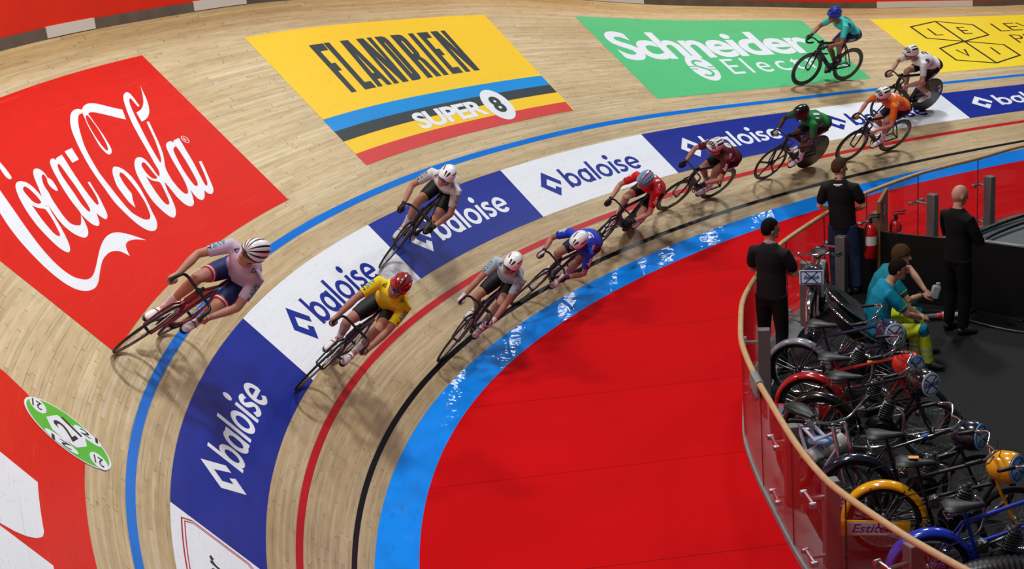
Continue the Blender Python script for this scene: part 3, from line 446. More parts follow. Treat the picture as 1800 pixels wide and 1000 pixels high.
# --- FLANDRIEN / SUPER 8
t=empty('advert_panel',"yellow film panel with condensed dark lettering above blue, black and red stripes",'advert')
film_rect('yellow_field',9.76,13.91,2.895,5.30,YEL,O1,t)
film_rect('blue_stripe',9.76,13.90,3.52,3.745,SKY,O2,t); film_rect('black_stripe',9.76,13.90,3.335,3.52,CHAR,O2,t); film_rect('red_stripe',9.76,13.89,2.895,3.105,BRED,O2,t)
b0,b1=4.04,4.978
def st(x,w=.093): return [[(x,b0),(x+w,b0),(x+w,b1),(x,b1)]]
def P(*p): return [list(p)]
fl=[P((10.548,b0),(10.642,b0),(10.648,4.45),(10.716,4.45),(10.722,4.60),(10.652,4.60),(10.655,4.842),(10.795,4.842),(10.802,b1),(10.562,b1)),
 P((10.795,b0),(11.0,b0),(11.0,4.17),(10.893,4.17),(10.912,b1),(10.815,b1)),
 [[(11.035,b0),(11.122,b0),(11.133,4.18),(11.195,4.18),(11.207,b0),(11.295,b0),(11.238,b1),(11.098,b1)],[(11.142,4.30),(11.186,4.30),(11.166,4.72)]],
 P((11.337,b0),(11.428,b0),(11.432,4.62),(11.499,b0),(11.608,b0),(11.648,b1),(11.567,b1),(11.560,4.48),(11.508,b1),(11.384,b1)),
 [[(11.672,b0),(11.80,b0),(11.845,4.055),(11.872,4.12),(11.895,4.88),(11.875,4.955),(11.83,b1),(11.708,b1)],[(11.765,4.17),(11.778,4.17),(11.782,4.19),(11.80,4.82),(11.795,4.845),(11.783,4.845)]],
 [[(11.962,b0),(12.064,b0),(12.072,4.42),(12.098,4.42),(12.112,4.38),(12.122,b0),(12.222,b0),(12.20,4.40),(12.165,4.48),(12.195,4.56),(12.205,4.86),(12.185,4.95),(12.14,b1),(11.986,b1)],[(12.078,4.55),(12.102,4.55),(12.108,4.60),(12.112,4.81),(12.104,4.845),(12.084,4.845)]],
 P((12.268,b0),(12.36,b0),(12.395,b1),(12.304,b1)),
 P((12.432,b0),(12.63,b0),(12.632,4.17),(12.528,4.17),(12.535,4.45),(12.598,4.45),(12.602,4.595),(12.54,4.595),(12.548,4.842),(12.65,4.842),(12.655,b1),(12.46,b1)),
 P((12.68,b0),(12.77,b0),(12.775,4.62),(12.843,b0),(12.945,b0),(12.968,b1),(12.888,b1),(12.884,4.48),(12.834,b1),(12.708,b1))]
film('lettering',fill2(fl),CHAR,O3,t,label='dark condensed lettering')
film('caption',text2('SUPER',.035,box=(11.12,12.44,3.148,3.46),space=.95),WHITE,O3,t,label='white lettering across the stripes')
film('number_disc',disc2((12.703,3.292),.232,.328,48),WHITE,O4,t); film('numeral',text2('8',.045,box=(12.605,12.80,3.125,3.47)),CHAR,O4+.0012,t)
# --- Schneider Electric
t=empty('advert_panel',"green film panel with white rounded lettering under the rider in turquoise",'advert')
film_rect('film',15.59,19.84,2.895,5.30,GRN,O1,t)
film('lettering',join2(text2('Schneider',.028,box=(15.76,19.47,3.965,4.85),space=.92),text2('Electric',.0,box=(17.47,20.0-.25,3.405,3.91),space=1.25)),WHITE,O2,t,label='white lettering')
film('emblem',disc2((17.01,3.66),.235,.41,48),WHITE,O2,t)
gs=[stroke2(catmull([(17.11,3.86),(17.02,3.90),(16.93,3.85),(16.93,3.74),(17.0,3.67),(17.08,3.60),(17.10,3.48),(17.02,3.41),(16.91,3.45)],4),.05)]
for y in (3.63,3.71): gs+= [stroke2([(16.74,y+.02),(16.90,y+.0)],.028),stroke2([(17.12,y-.02),(17.29,y-.04)],.028)]
film('emblem_cuts',join2(*gs),GRN,O3,t)
# --- LEVI
t=empty('advert_panel',"lemon yellow film panel with thin dark hexagon outlines and letters",'advert')
film_rect('film',21.18,26.2,2.895,5.33,LEM,O1,t)
h1=[(21.774,4.91),(22.375,5.127),(23.0,4.894),(23.03,4.361),(22.409,4.121),(21.793,4.362)]; h2=[(21.788,3.882),(22.409,4.121),(23.055,3.864),(23.081,3.336),(22.46,3.085),(21.802,3.339)]
w_=.042
film('outlines',join2(stroke2(h1,w_,True),stroke2(h2,w_,True),stroke2([h1[1],h1[4]],w_),stroke2([h2[1],h2[4]],w_)),INK,O2,t,label='dark hexagon outlines')
def gl(ch,x0,x1,y0,y1,w=.04):
    X=lambda u:x0+(x1-x0)*u; Y=lambda v:y0+(y1-y0)*v
    L={'L':[[(0,1),(0,0),(1,0)]],'E':[[(1,1),(0,1),(0,0),(1,0)],[(0,.5),(.9,.5)]],'V':[[(0,1),(.5,0),(1,1)]],'I':[[(.5,1),(.5,0)]],
       'P':[[(0,0),(0,1),(.6,1),(.9,.9),(1,.74),(.9,.58),(.6,.48),(0,.48)]],'R':[[(0,0),(0,1),(.6,1),(.9,.9),(1,.74),(.9,.58),(.6,.48),(0,.48)],[(.5,.48),(1,0)]]}[ch]
    return join2(*[stroke2([(X(u),Y(v)) for u,v in q],w,sq=True) for q in L])
for q in (('L',22.045,22.17,4.475,4.78),('E',22.62,22.75,4.475,4.785),('V',22.05,22.21,3.475,3.755),('I',22.70,22.78,3.455,3.76)): film('hexagon_letter',gl(*q),INK,O2,t)
film('name_lettering',join2(gl('L',23.37,23.54,4.525,4.89),gl('E',23.62,23.80,4.54,4.90),gl('V',23.88,24.12,4.54,4.90),gl('I',24.2,24.28,4.54,4.90)),INK,O2,t); film('lower_lettering',join2(gl('P',23.42,23.60,3.93,4.30),gl('R',23.70,23.88,3.93,4.30)),INK,O2,t)
# --- the long band between the stayers' and sprinters' lines
def baloise(ds):
    y0,yx,ya=1.483,1.752,1.868; w=.062
    pr=[]
    pr.append(fill2([[[(12.372,1.901),(12.571,1.656),(12.523,1.592),(12.370,1.762),(12.284,1.666),(12.369,1.555),(12.415,1.601),(12.48,1.543),(12.362,1.414),(12.164,1.669)]]]))
    cy=(y0+yx)/2; ry=(yx-y0)/2+.006
    bowl=lambda x,rx=.128: ring2((x,cy),rx,ry,w,w*.95)
    pr+= [rect2(12.658,12.72,y0,ya),bowl(12.795,.125)]                    # b
    pr+= [bowl(13.068,.122),rect2(13.122,13.184,y0,yx)]                    # a
    pr+= [rect2(13.232,13.294,y0,ya)]                                      # l
    pr+= [bowl(13.462,.132)]                                               # o
    pr+= [rect2(13.632,13.694,y0,yx),disc2((13.664,1.848),.046,.052,20)]    # i
    sp=catmull([(13.888,1.705),(13.845,1.722),(13.80,1.720),(13.765,1.695),(13.768,1.655),(13.815,1.625),(13.865,1.598),(13.875,1.555),(13.835,1.517),(13.785,1.513),(13.735,1.535)],5)
    pr+= [stroke2(sp,.058)]                                                # s
    pr+= [ring2((14.062,cy),.128,ry,w,w*.95,0,318),rect2(13.95,14.18,1.592,1.638)]  # e
    V,F=join2(*pr); return [(x+ds,y) for x,y in V],F
bands=[(2.21,5.91,BLUE,WHITE,-9.13,'blue band panel with white word and diamond mark, below the lavender rider'),
 (5.91,8.96,WHITE,BLUE,-5.75,'white band panel with blue word and diamond mark, beneath the yellow rider'),
 (8.96,11.75,BLUE,WHITE,-2.824,'blue band panel with white word, under the rider in black gloves'),
 (11.75,14.67,WHITE,BLUE,0,'white band panel with blue word shown whole, above the red number 10 rider'),
 (14.67,17.71,BLUE,WHITE,2.962,'blue band panel with white word behind the maroon and green riders'),
 (17.71,20.72,WHITE,BLUE,5.937,'white band panel with blue word partly hidden by the orange rider'),
 (20.72,26.5,BLUE,WHITE,8.908,'last blue band panel before the frame edge, past the disc-wheeled rider')]
for a,b_,bg,fg,ds,lb in bands:
    t=empty('advert_panel',lb,'advert'); film_rect('film',a,b_,1.195,2.14,bg,O1,t); film('lettering',baloise(ds),fg,O2,t,mx=.06)
t=empty('advert_panel','white band panel with thin red double frame and slanted black letters','advert')
film_rect('film',-3.6,2.21,1.195,2.14,WHITE,O1,t)
film('frame_lines',join2(stroke2([(-3.5,2.035),(2.095,2.035),(2.165,1.935),(2.165,1.39),(2.09,1.30),(-3.5,1.30)],.014),stroke2([(-3.5,2.005),(2.08,2.005),(2.14,1.925),(2.14,1.40),(2.075,1.33),(-3.5,1.33)],.011)),paint('film_frame_red','B8202A',rough=.4,wear=.1,seams=.1),O2,t,label='thin red frame lines')
film('lettering',text2('or',.008,box=(1.50,1.845,1.645,1.79),shear=.25),INK,O2,t,label='slanted black letters')
# --- white inserts along the kick rail, lettering on the hoarding
kw=mat('kick_white','E2DACE',rough=.45)
for i,(a,b_) in enumerate(((7.25,8.0),(9.42,10.3),(15.9,17.2),(21.6,23.5))):
    wallstrip('trim_%d'%(5+i),a,b_,TW,0,.125,kw,thick=.02,out=-.02)
V,F=subdiv(text2('Cola',.03,box=(22.3,24.0,.33,1.15)),.12); base=TP(V[:,0],TW); hh=np.interp(V[:,0],S_,H_); W=base+np.stack([np.sin(hh)*.008,-np.cos(hh)*.008,V[:,1]],-1)
o=bpy.data.objects.new('lettering',uvmesh('lettering',W,F,V,mat('hoarding_white','F2F0EC',rough=.5))); prep(o,hoard,None,None,None,None)
# ================================================================ riders' centre: black mat, glass barrier, screens
RAIL=[(13.2,22.4),(11.0,21.65),(9.2,20.95),(7.6,20.27),(6.76,19.77),(6.19,19.47),(5.63,19.13),(4.67,18.33),(4.11,17.68),(3.34,16.62),(3.05,16.05),(2.65,15.1),(2.45,14.53),(2.33,13.97),(2.23,13.39),(2.195,12.9),(2.185,12.39),(2.195,11.9),(2.23,10.9),(2.30,10.25),(2.40,9.85),(2.62,9.24),(2.77,8.9),(3.0,8.45),(3.5,7.6),(4.3,6.6),(5.4,5.8)]
rp=catmull([(x,y,0) for x,y in RAIL],8); seg=np.linalg.norm(np.diff(rp,axis=0),axis=1); rs=np.concatenate([[0],np.cumsum(seg)])
def railat(t): return np.array([np.interp(t,rs,rp[:,0]),np.interp(t,rs,rp[:,1]),0])
def railn(t):
    d=railat(t+.05)-railat(t-.05); d/=np.linalg.norm(d); return d,np.array([-d[1],d[0],0])   # tangent, inward normal
# black rubber mat
inpoly=[tuple((railat(t)+railn(t)[1]*.03)[:2]) for t in np.arange(.1,rs[-1]-.1,.3)]+[(27,5.8),(27,22.4)]
mb=bmesh.new(); fc=mb.faces.new([mb.verts.new((x,y,.006)) for x,y in inpoly]); bmesh.ops.triangulate(mb,faces=[fc])
for f in mb.faces:
    f.normal_update()
    if f.normal.z<0: f.normal_flip()
me=bpy.data.meshes.new('black_mat'); mb.to_mesh(me); mb.free(); me.materials.append(mat('black_rubber','1B1C1E',rough=.7,spec=.15,noise=.5,nscale=60,bump=.3))
prep(bpy.data.objects.new('floor_mat',me),None,None,None,None,'structure')
# glass barrier
bar=empty('glass_barrier','curved glass barrier with pale wooden handrail around the black mat','barrier',Matrix.Translation((2.2,12.4,0)))
BI=bar.matrix_world.inverted()
def under(o,root):
    """make o (built in world coordinates) a child of root without moving it"""
    o.parent=root; o.matrix_parent_inverse=root.matrix_world.inverted(); return o
RAILW=mat('rail_wood','C9A071',rough=.45,noise=.35,nscale=9); STEEL=mat('brushed_steel','B9B9BC',rough=.28,metal=1); GPOST=mat('post_grey','6B6968',rough=.5,metal=.3)
mb=MB(); mb.tube(rp+np.array([0,0,1.085]),.03,n=10,side=(0,0,1),ry=.026); under(mb.build('handrail',RAILW),bar)
gm=bpy.data.materials.new('barrier_glass'); gm.use_nodes=True; nt=gm.node_tree; nt.nodes.clear(); o_=nt.nodes.new('ShaderNodeOutputMaterial'); mx=nt.nodes.new('ShaderNodeMixShader'); ge=nt.nodes.new('ShaderNodeNewGeometry'); dt=nt.nodes.new('ShaderNodeVectorMath'); dt.operation='DOT_PRODUCT'; nt.links.new(ge.outputs['Normal'],dt.inputs[0]); nt.links.new(ge.outputs['Incoming'],dt.inputs[1])
fres=mathn(nt,'MULTIPLY_ADD',mathn(nt,'POWER',mathn(nt,'SUBTRACT',1.0,mathn(nt,'ABSOLUTE',dt.outputs['Value'])),5.0),.95,.04)
tr=nt.nodes.new('ShaderNodeBsdfTransparent'); tr.inputs[0].default_value=(.93,.95,.95,1); gl_=nt.nodes.new('ShaderNodeBsdfGlossy'); gl_.inputs['Roughness'].default_value=.03
nt.links.new(fres,mx.inputs[0]); nt.links.new(tr.outputs[0],mx.inputs[1]); nt.links.new(gl_.outputs[0],mx.inputs[2]); nt.links.new(mx.outputs[0],o_.inputs[0])
ip=int(np.argmin(np.hypot(rp[:,0]-6.73,rp[:,1]-19.74))); t0=rs[ip]
seams=[t0+1.17*k for k in range(-6,17) if .15<t0+1.17*k<rs[-1]-.2]
EDGE=mat('glass_edge','1F2A26',rough=.3)
for a,b_ in zip(seams[:-1],seams[1:]):
    tt=np.linspace(a+.004,b_-.004,7); mb=MB(); V=[]
    for t in tt:
        p=railat(t); n_=railn(t)[1]
        for z in (.05,1.075):
            for q in (-.005,.005): V.append(p+n_*q+[0,0,z])
    F=[];Fe=[]
    for i in range(6):
        k=4*i; F+=[(k,k+2,k+6,k+4),(k+1,k+5,k+7,k+3)]; Fe+=[(k+2,k+3,k+7,k+6),(k,k+4,k+5,k+1)]
    Fe+=[(0,1,3,2),(24,26,27,25)]
    mb.add(V,F,0); mb.f+=Fe; mb.m+=[1]*len(Fe)
    under(mb.build('glass_pane',[gm,EDGE]),bar)
# grey base plinth behind the glass
CONC=mat('plinth_grey','8B8A8C',rough=.7,noise=.3,nscale=8,bump=.2)
ts=np.arange(.1,rs[-1]-.1,.12); V=[];prof=[(-.02,0),(-.02,.055),(.10,.075),(.26,.03),(.26,0)]
for t in ts:
    p=railat(t); n_=railn(t)[1]
    for a,z in prof: V.append(p+n_*a+[0,0,z])
k=len(prof); F=[(i*k+j,(i+1)*k+j,(i+1)*k+(j+1)%k,i*k+(j+1)%k) for i in range(len(ts)-1) for j in range(k)]
mb=MB(); mb.add(V,F); under(mb.build('plinth',CONC),bar)
POSTS=[(8.2,20.1),(6.88,19.62),(5.86,18.95),(4.91,18.30),(4.21,17.38),(3.55,16.44),(2.62,14.28),(2.37,11.76),(2.46,10.63),(2.80,9.47),(3.35,8.3)]
for (x,y) in POSTS:
    p=np.array([x,y,0.]); i=int(np.argmin(np.hypot(rp[:,0]-x,rp[:,1]-y))); tg,nn=railn(rs[i]); ins=abs((p-rp[i])@nn)
    R=np.stack([tg,nn,np.array([0,0,1.])],1)
    mb=MB(); mb.box((x,y,.435),(.105,.13,.83),R,bev=.006); po=under(mb.build('post',GPOST),bar)
    for z in (.70,.16):
        mb=MB(); a=p-nn*.06+[0,0,z]; g=p-nn*(ins-.02)+[0,0,z]; mb.tube([a,g],.018,n=8)
        mb.box(g,(.26,.022,.03),R,bev=.004)
        for q in (-.12,.12): mb.cyl(g+tg*q+nn*.02,g+tg*q-nn*.035,.026,n=10)
        c=mb.build('clamp',STEEL); c.parent=po; c.matrix_parent_inverse=po.matrix_world.inverted()
# black screen panels in front of the ramp
BLK=mat('screen_black','0C0C0E',rough=.55,spec=.35,noise=.3,nscale=5)
scr=[(4.35,17.72),(4.88,17.13),(5.56,16.64),(6.2,16.02),(7.4,14.9)]
for i,(a,b_) in enumerate(zip(scr[:-1],scr[1:])):
    a=np.array([*a,0]);b_=np.array([*b_,0]); d=b_-a; L=np.linalg.norm(d); d/=L; n_=np.array([-d[1],d[0],0]); R=np.stack([d,n_,np.array([0,0,1.])],1); c=(a+b_)/2
    t=empty('screen_panel',['low black screen panel behind the jeans and the red extinguishers','low black screen panel between wooden board and bald man','low black screen panel with grey top rim beside the bald man','low black screen panel with grey rim at the frame edge'][i],'screen',Matrix.Translation(c),group='black screens around the ramp')
    mb=MB(); mb.box(c+[0,0,.45],(L-.01,.035,.88),R,bev=.004); under(mb.build('panel',BLK),t)
    if i>=2: mb=MB(); mb.box(c+[0,0,.90],(L-.01,.05,.03),R,bev=.006); under(mb.build('top_rim',mat('rim_grey','8C8F90',rough=.4,metal=.4)),t)
    mb=MB()
    for q in (-1,1): mb.box(c+d*q*(L/2-.12)+[0,0,.018],(.06,.34,.025),R,bev=.004)
    under(mb.build('foot',BLK),t)
# grey ramp
V=[(6.0,18.95,.10),(6.9,19.62,.16),(8.2,20.25,.2),(9.8,20.9,.22),(9.8,17.0,.012),(6.9,17.0,.012),(6.0,17.6,.012)]
V=V+[(x,y,.001) for x,y,z in V]; n=7
mb=MB(); mb.add(V,[tuple(range(n)),tuple(range(n,2*n))[::-1]]+[(i,i+n,(i+1)%n+n,(i+1)%n) for i in range(n)])
mb.build('ramp',mat('ramp_grey','5E666A',rough=.7,noise=.35,nscale=5,bump=.2),None,'grey sloping ramp inside the glass, beyond the bald man','ramp',smooth=rad(20))
BLKR=mat('cable_black','111112',rough=.45)
for i,(pts,lb) in enumerate([([(5.8,18.2,.14),(6.4,19.0,.17),(7.0,19.45,.20),(7.8,19.85,.24),(8.9,20.5,.28)],'thick black cable along the top edge of the grey ramp'),([(5.95,18.0,.10),(6.5,18.8,.16),(7.1,19.25,.20),(7.9,19.65,.23),(8.9,20.25,.27)],'second black cable lying lower on the grey ramp')]):
    mb=MB(); mb.tube(catmull(pts,6),.03,n=8); mb.build('cable',BLKR,None,lb,'cable')
# red power coupler and its cable on the mat
t=empty('power_coupler','red industrial power coupler with white collar lying on black mat','plug',Matrix.Translation((5.12,16.36,.05)))
a=np.array([4.98,16.33,.05]); d=np.array([.96,-.05,0]); d/=np.linalg.norm(d)
mb=MB(); mb.lathe(a+d*.12,d,[(0,.0),(0,.036),(.02,.042),(.16,.042),(.18,.036),(.2,0)],16); under(mb.build('body',mat('plug_red','B01C22',rough=.4)),t)
mb=MB(); mb.lathe(a+d*.19,d,[(0,.03),(0,.05),(.04,.05),(.04,.03)],16); mb.lathe(a+d*.31,d,[(0,.0),(0,.035),(.07,.035),(.1,.016),(.1,0)],14); under(mb.build('collar',mat('plug_white','C9C6C4',rough=.5)),t)
mb=MB(); mb.lathe(a-d*.05,d,[(0,0),(0,.03),(.17,.036),(.17,0)],14); under(mb.build('socket',mat('plug_grey','55585A',rough=.5)),t)
mb=MB(); mb.tube(catmull([tuple(a+d*.40-[0,0,.02]),(5.55,16.0,.02),(5.9,15.62,.02),(6.5,15.35,.02)],6),.013,n=8); mb.build('cable',mat('cable_grey','3A3A3C',rough=.45),None,'dark cable running from the red coupler across the mat','cable')
mb=MB(); mb.tube(catmull([(4.72,16.55,.02),(5.0,16.62,.02),(5.25,16.55,.02),(5.22,16.42,.02)],6),.016,n=8); mb.build('cable',BLKR,None,'short looped cable on the mat behind the red coupler','cable')
# wooden board with notice and two extinguishers
t=empty('notice_board','upright brown wooden board with small white notice beside the black screens','board',Matrix.Translation((4.78,17.5,0)))
a=np.array([4.66,17.28,0]); b_=np.array([4.95,17.95,0]); d=(b_-a)/np.linalg.norm(b_-a); n_=np.array([d[1],-d[0],0]); R=np.stack([d,n_,np.array([0,0,1.])],1); c=(a+b_)/2
mb=MB(); mb.box(c+[0,0,.64],(.70,.04,1.27),R,bev=.003); under(mb.build('board',mat('board_brown','8A6232',rough=.5,noise=.3,nscale=6)),t)
mb=MB(); mb.box(c+n_*.0225+d*.02+[0,0,1.08],(.30,.004,.26),R); s_=under(mb.build('notice',mat('notice_brown','4A2A16',rough=.4)),t)
M=Matrix(((d[0],0,n_[0],0),(d[1],0,n_[1],0),(0,1,0,0),(0,0,0,1)))
def flat3(VF,M,m,name,parent=None):
    V,F=VF; mb=MB(); mb.add([(x,y,0) for x,y in V],F); o=mb.build(name,m); o.matrix_world=M
    if parent is not None: under(o,parent)
    return o
def mat4(o,x,y,z):
    o,x,y,z=[np.array(q,float) for q in (o,x,y,z)]
    return Matrix(((x[0],y[0],z[0],o[0]),(x[1],y[1],z[1],o[1]),(x[2],y[2],z[2],o[2]),(0,0,0,1)))
o=flat3(join2(rect2(-.09,-.03,-.06,-.005),rect2(-.09,-.03,.02,.075),rect2(-.01,.0,-.08,.09),text2('vis',box=(.02,.10,.01,.06)),text2('info',box=(.02,.10,-.05,-.005))),mat4(c+n_*.026+d*.02+[0,0,1.08],d,(0,0,1),n_),mat('notice_white','E8E4E0',rough=.5),'writing',t)
FR=mat('extinguisher_red','C01018',rough=.25,coat=.5); KB=mat('black_plastic','101012',rough=.4)
def extinguisher(x,y,z,lb,s=1.0):
    t=empty('fire_extinguisher',lb,'fire extinguisher',Matrix.Translation((x,y,z)))
    def add(n,mb,m): o=mb.build(n,m); o.parent=t; return o
    mb=MB(); mb.lathe((0,0,0),(0,0,1),[(0,0),(0,.066*s),(.015,.075*s),(.36*s,.075*s),(.41*s,.055*s),(.43*s,.022),(.45*s,.022),(.45*s,0)],20); add('cylinder',mb,FR)
    mb=MB(); mb.lathe((0,0,.17*s),(0,0,1),[(0,.0758*s),(.0,.0765*s),(.11*s,.0765*s),(.11*s,.0758*s)],20); add('paper_band',mb,mat('label_white','D8D4D2',rough=.5))
    mb=MB(); mb.lathe((0,0,.45*s),(0,0,1),[(0,.018),(.03,.022),(.05,.012),(.05,0)],12); mb.box((.04,0,.50*s),(.15,.022,.014),bev=.003); mb.box((.05,0,.535*s),(.16,.022,.012),bev=.003); mb.tube(catmull([(.02,-.02,.46*s),(-.06,-.05,.44*s),(-.085,-.05,.3*s),(-.085,-.05,.1*s)],6),.010,n=8); add('valve_and_hose',mb,KB)
extinguisher(4.56,17.28,.56,'slim red fire extinguisher hanging on the near edge of the wooden board',1.05); extinguisher(4.88,17.28,.60,'red fire extinguisher hung on the notice side of the wooden board',1.0)
# cloth over the handrail
mb=MB(); V=[];F=[]; tc_=rs[int(np.argmin(np.hypot(rp[:,0]-2.19,rp[:,1]-12.35)))]
nu,nv=9,15
for i in range(nu):
    t=tc_-.14+.28*i/(nu-1); p=railat(t); n_=railn(t)[1]
    for j in range(nv):
        q=(j/(nv-1))*.62-.16; w=.012*math.sin(i*2.1+j*.3)
        if q<0: pos=p+n_*(-.036-w)+[0,0,1.085+q]
        elif q<.11: a=q/.11*math.pi; pos=p+n_*(-.04*math.cos(a))+[0,0,1.09+.036*math.sin(a)]
        else: pos=p+n_*(.042+w+.02*(q-.11))+[0,0,1.085-(q-.11)]
        V.append(pos)
F=[(i*nv+j,(i+1)*nv+j,(i+1)*nv+j+1,i*nv+j+1) for i in range(nu-1) for j in range(nv-1)]
mb.add(V,F); o=mb.build('towel',mat('towel_grey','8F9090',rough=.9,noise=.5,nscale=25),None,'crumpled grey towel draped over the wooden handrail','towel'); sm=o.modifiers.new('thick','SOLIDIFY'); sm.thickness=.006
# ================================================================ people
def A_(*p): return np.array(p,float)
def unit(v): v=np.asarray(v,float); return v/(np.linalg.norm(v)+1e-12)
def ik(a,b,l1,l2,pole):
    a=np.asarray(a,float); b=np.asarray(b,float); d=b-a; L=np.linalg.norm(d); L2=min(L,(l1+l2)*.999); e=d/L; x=(l1*l1-l2*l2+L2*L2)/(2*L2); h=math.sqrt(max(l1*l1-x*x,0))
    q=np.asarray(pole,float); q=q-e*(q@e); q=unit(q); return a+e*x*(L/L2)+q*h
def remesh(mb,name,mats,voxel=.009,it=3):
    me=mb.mesh2(name,mats,rad(180)); o=bpy.data.objects.new('tmp',me); COL.objects.link(o)
    r=o.modifiers.new('r','REMESH'); r.mode='VOXEL'; r.voxel_size=voxel; r.use_smooth_shade=True
    if it: s_=o.modifiers.new('s','SMOOTH'); s_.factor=.5; s_.iterations=it
    dg=bpy.context.evaluated_depsgraph_get(); m2=bpy.data.meshes.new_from_object(o.evaluated_get(dg)); m2.name=name
    bpy.data.objects.remove(o); bpy.data.meshes.remove(me)
    m2.materials.clear()
    for m in (mats if isinstance(mats,(list,tuple)) else [mats]): m2.materials.append(m)
    m2.polygons.foreach_set('material_index',[0]*len(m2.polygons)); m2.polygons.foreach_set('use_smooth',[True]*len(m2.polygons)); return m2
def append(me,mb,mi=0):
    """add loose pieces (fingers) to a finished mesh"""
    bm=bmesh.new(); bm.from_mesh(me); V=np.vstack(mb.v); vs=[bm.verts.new(v) for v in V]; fs=[]
    for f in mb.f:
        q=bm.faces.new([vs[i] for i in f]); q.smooth=True; q.material_index=mi; fs.append(q)
    bmesh.ops.recalc_face_normals(bm,faces=fs); bm.to_mesh(me); bm.free(); me.update()
def zone(me,pts):
    """colour small regions of a mesh: pts = [(centre, axes 3x3 rows, radii, slot)]"""
    n=len(me.polygons); c=np.zeros(n*3); me.polygons.foreach_get('center',c); c=c.reshape(-1,3); mi=np.zeros(n,int); me.polygons.foreach_get('material_index',mi)
    for ctr,ax,rr,sl in pts:
        q=(c-ctr)@np.array(ax).T/np.array(rr); mi[(q*q).sum(1)<1]=sl
    me.polygons.foreach_set('material_index',mi)
SKIN={}
def skin(c): return mat('skin_'+c,c,rough=.5,spec=.35)
LIP=lambda: mat('lips','A0605A',rough=.5); EYE=lambda: mat('eyes','241C1A',rough=.3)
def child(name,me,parent,label=None,M=None):
    o=bpy.data.objects.new(name,me); COL.objects.link(o); o.parent=parent
    if label: o['label']=label
    return o
def lerp(a,b,t): return np.asarray(a)*(1-t)+np.asarray(b)*t
def add_head(mb,c,f,l,u,k=1.0):
    R=np.stack([f,l,u],1)
    mb.ell(c+u*.012*k,(.096*k,.077*k,.108*k),R,20,14); mb.ell(c+f*.024*k-u*.055*k,(.066*k,.057*k,.064*k),R,16,10); mb.ell(c+f*.062*k-u*.098*k,(.026*k,.030*k,.020*k),R,10,8)
    mb.tube([c+f*.088*k+u*.012*k,c+f*.100*k-u*.018*k,c+f*.108*k-u*.036*k],[.009*k,.012*k,.016*k],n=8,round_=True)
    mb.ell(c+f*.080*k+u*.030*k,(.014*k,.046*k,.011*k),R,12,8)
    for s in (-1,1): mb.ell(c-f*.004*k+l*s*.078*k-u*.012*k,(.020*k,.010*k,.032*k),R,10,8)
    return R
def face_zones(c,f,l,u,k,eye,lip):
    R=np.stack([f,l,u]); z=[]
    for s in (-1,1): z.append((c+f*.090*k+l*s*.032*k+u*.010*k,R,(.03*k,.016*k,.009*k),eye))
    z.append((c+f*.088*k-u*.066*k,R,(.04*k,.028*k,.008*k),lip)); return z
def gripping_hand(mb_palm,mb_f,w,grip,axis,outv,k=1.0):
    """hand closed on a bar: w wrist, grip point on the bar, axis along the bar (towards the little finger), outv pointing to the knuckle side"""
    axis=unit(axis); o=unit(outv-axis*(np.asarray(outv)@axis)); b=np.cross(axis,o)
    pc=grip+o*.030*k; R=np.stack([axis,o,b],1)
    mb_palm.ell(pc,(.045*k,.022*k,.036*k),R,12,8); mb_palm.tube([w,lerp(w,pc,.6),pc],[.026*k,.026*k,.024*k],n=8)
    for i,(off,rr,sw) in enumerate(((-.033,.0092,205),(-.011,.0096,225),(.011,.0092,215),(.031,.0080,190))):
        a=np.radians(np.linspace(35,sw+35,9)); P=[grip+axis*off*k+(o*math.cos(t-.9)+b*math.sin(t-.9))*.027*k for t in a]
        mb_f.tube(P,np.linspace(rr*1.05,rr*.78,9)*k,n=7,round_=True)
    t=np.radians(np.linspace(-10,-150,6)); P=[grip-axis*(.045-.012*i/5)*k+(o*math.cos(x-.3)+b*math.sin(x-.3))*.029*k for i,x in enumerate(t)]
    mb_f.tube(P,np.linspace(.0115,.0088,6)*k,n=7,round_=True)
def relaxed_hand(mb_palm,mb_f,w,d,palm_n,thumb_side,k=1.0,curl=.5):
    """open, slightly curled hand: d direction of the fingers, palm_n out of the palm"""
    d=unit(d); n=unit(palm_n-d*(np.asarray(palm_n)@d)); s=unit(np.cross(d,n))*thumb_side; R=np.stack([d,s,n],1)
    pc=w+d*.052*k; mb_palm.ell(pc,(.052*k,.040*k,.016*k),R,12,8); mb_palm.tube([w-d*.01,pc],[.025*k,.020*k],n=8)
    for off,L,rr in ((.030,.070,.0090),(.010,.080,.0094),(-.010,.074,.0090),(-.029,.058,.0080)):
        b0=w+d*.088*k+s*off*k; P=[b0-d*.02*k]
        a=0; p=b0
        for j in range(4): P.append(p); a+=curl*.55; p=p+(d*math.cos(a)+n*math.sin(a))*L*k/3.2
        mb_f.tube(P,np.linspace(rr*1.05,rr*.75,len(P))*k,n=7,round_=True)
    b0=w+d*.025*k+s*.030*k; mb_f.tube([b0,b0+(s*.8+d*.5+n*.3)*.030*k,b0+(s*.75+d*1.25+n*.6)*.045*k,b0+(s*.6+d*1.7+n*.9)*.052*k],np.array([.0125,.0115,.0105,.0085])*k,n=7,round_=True)
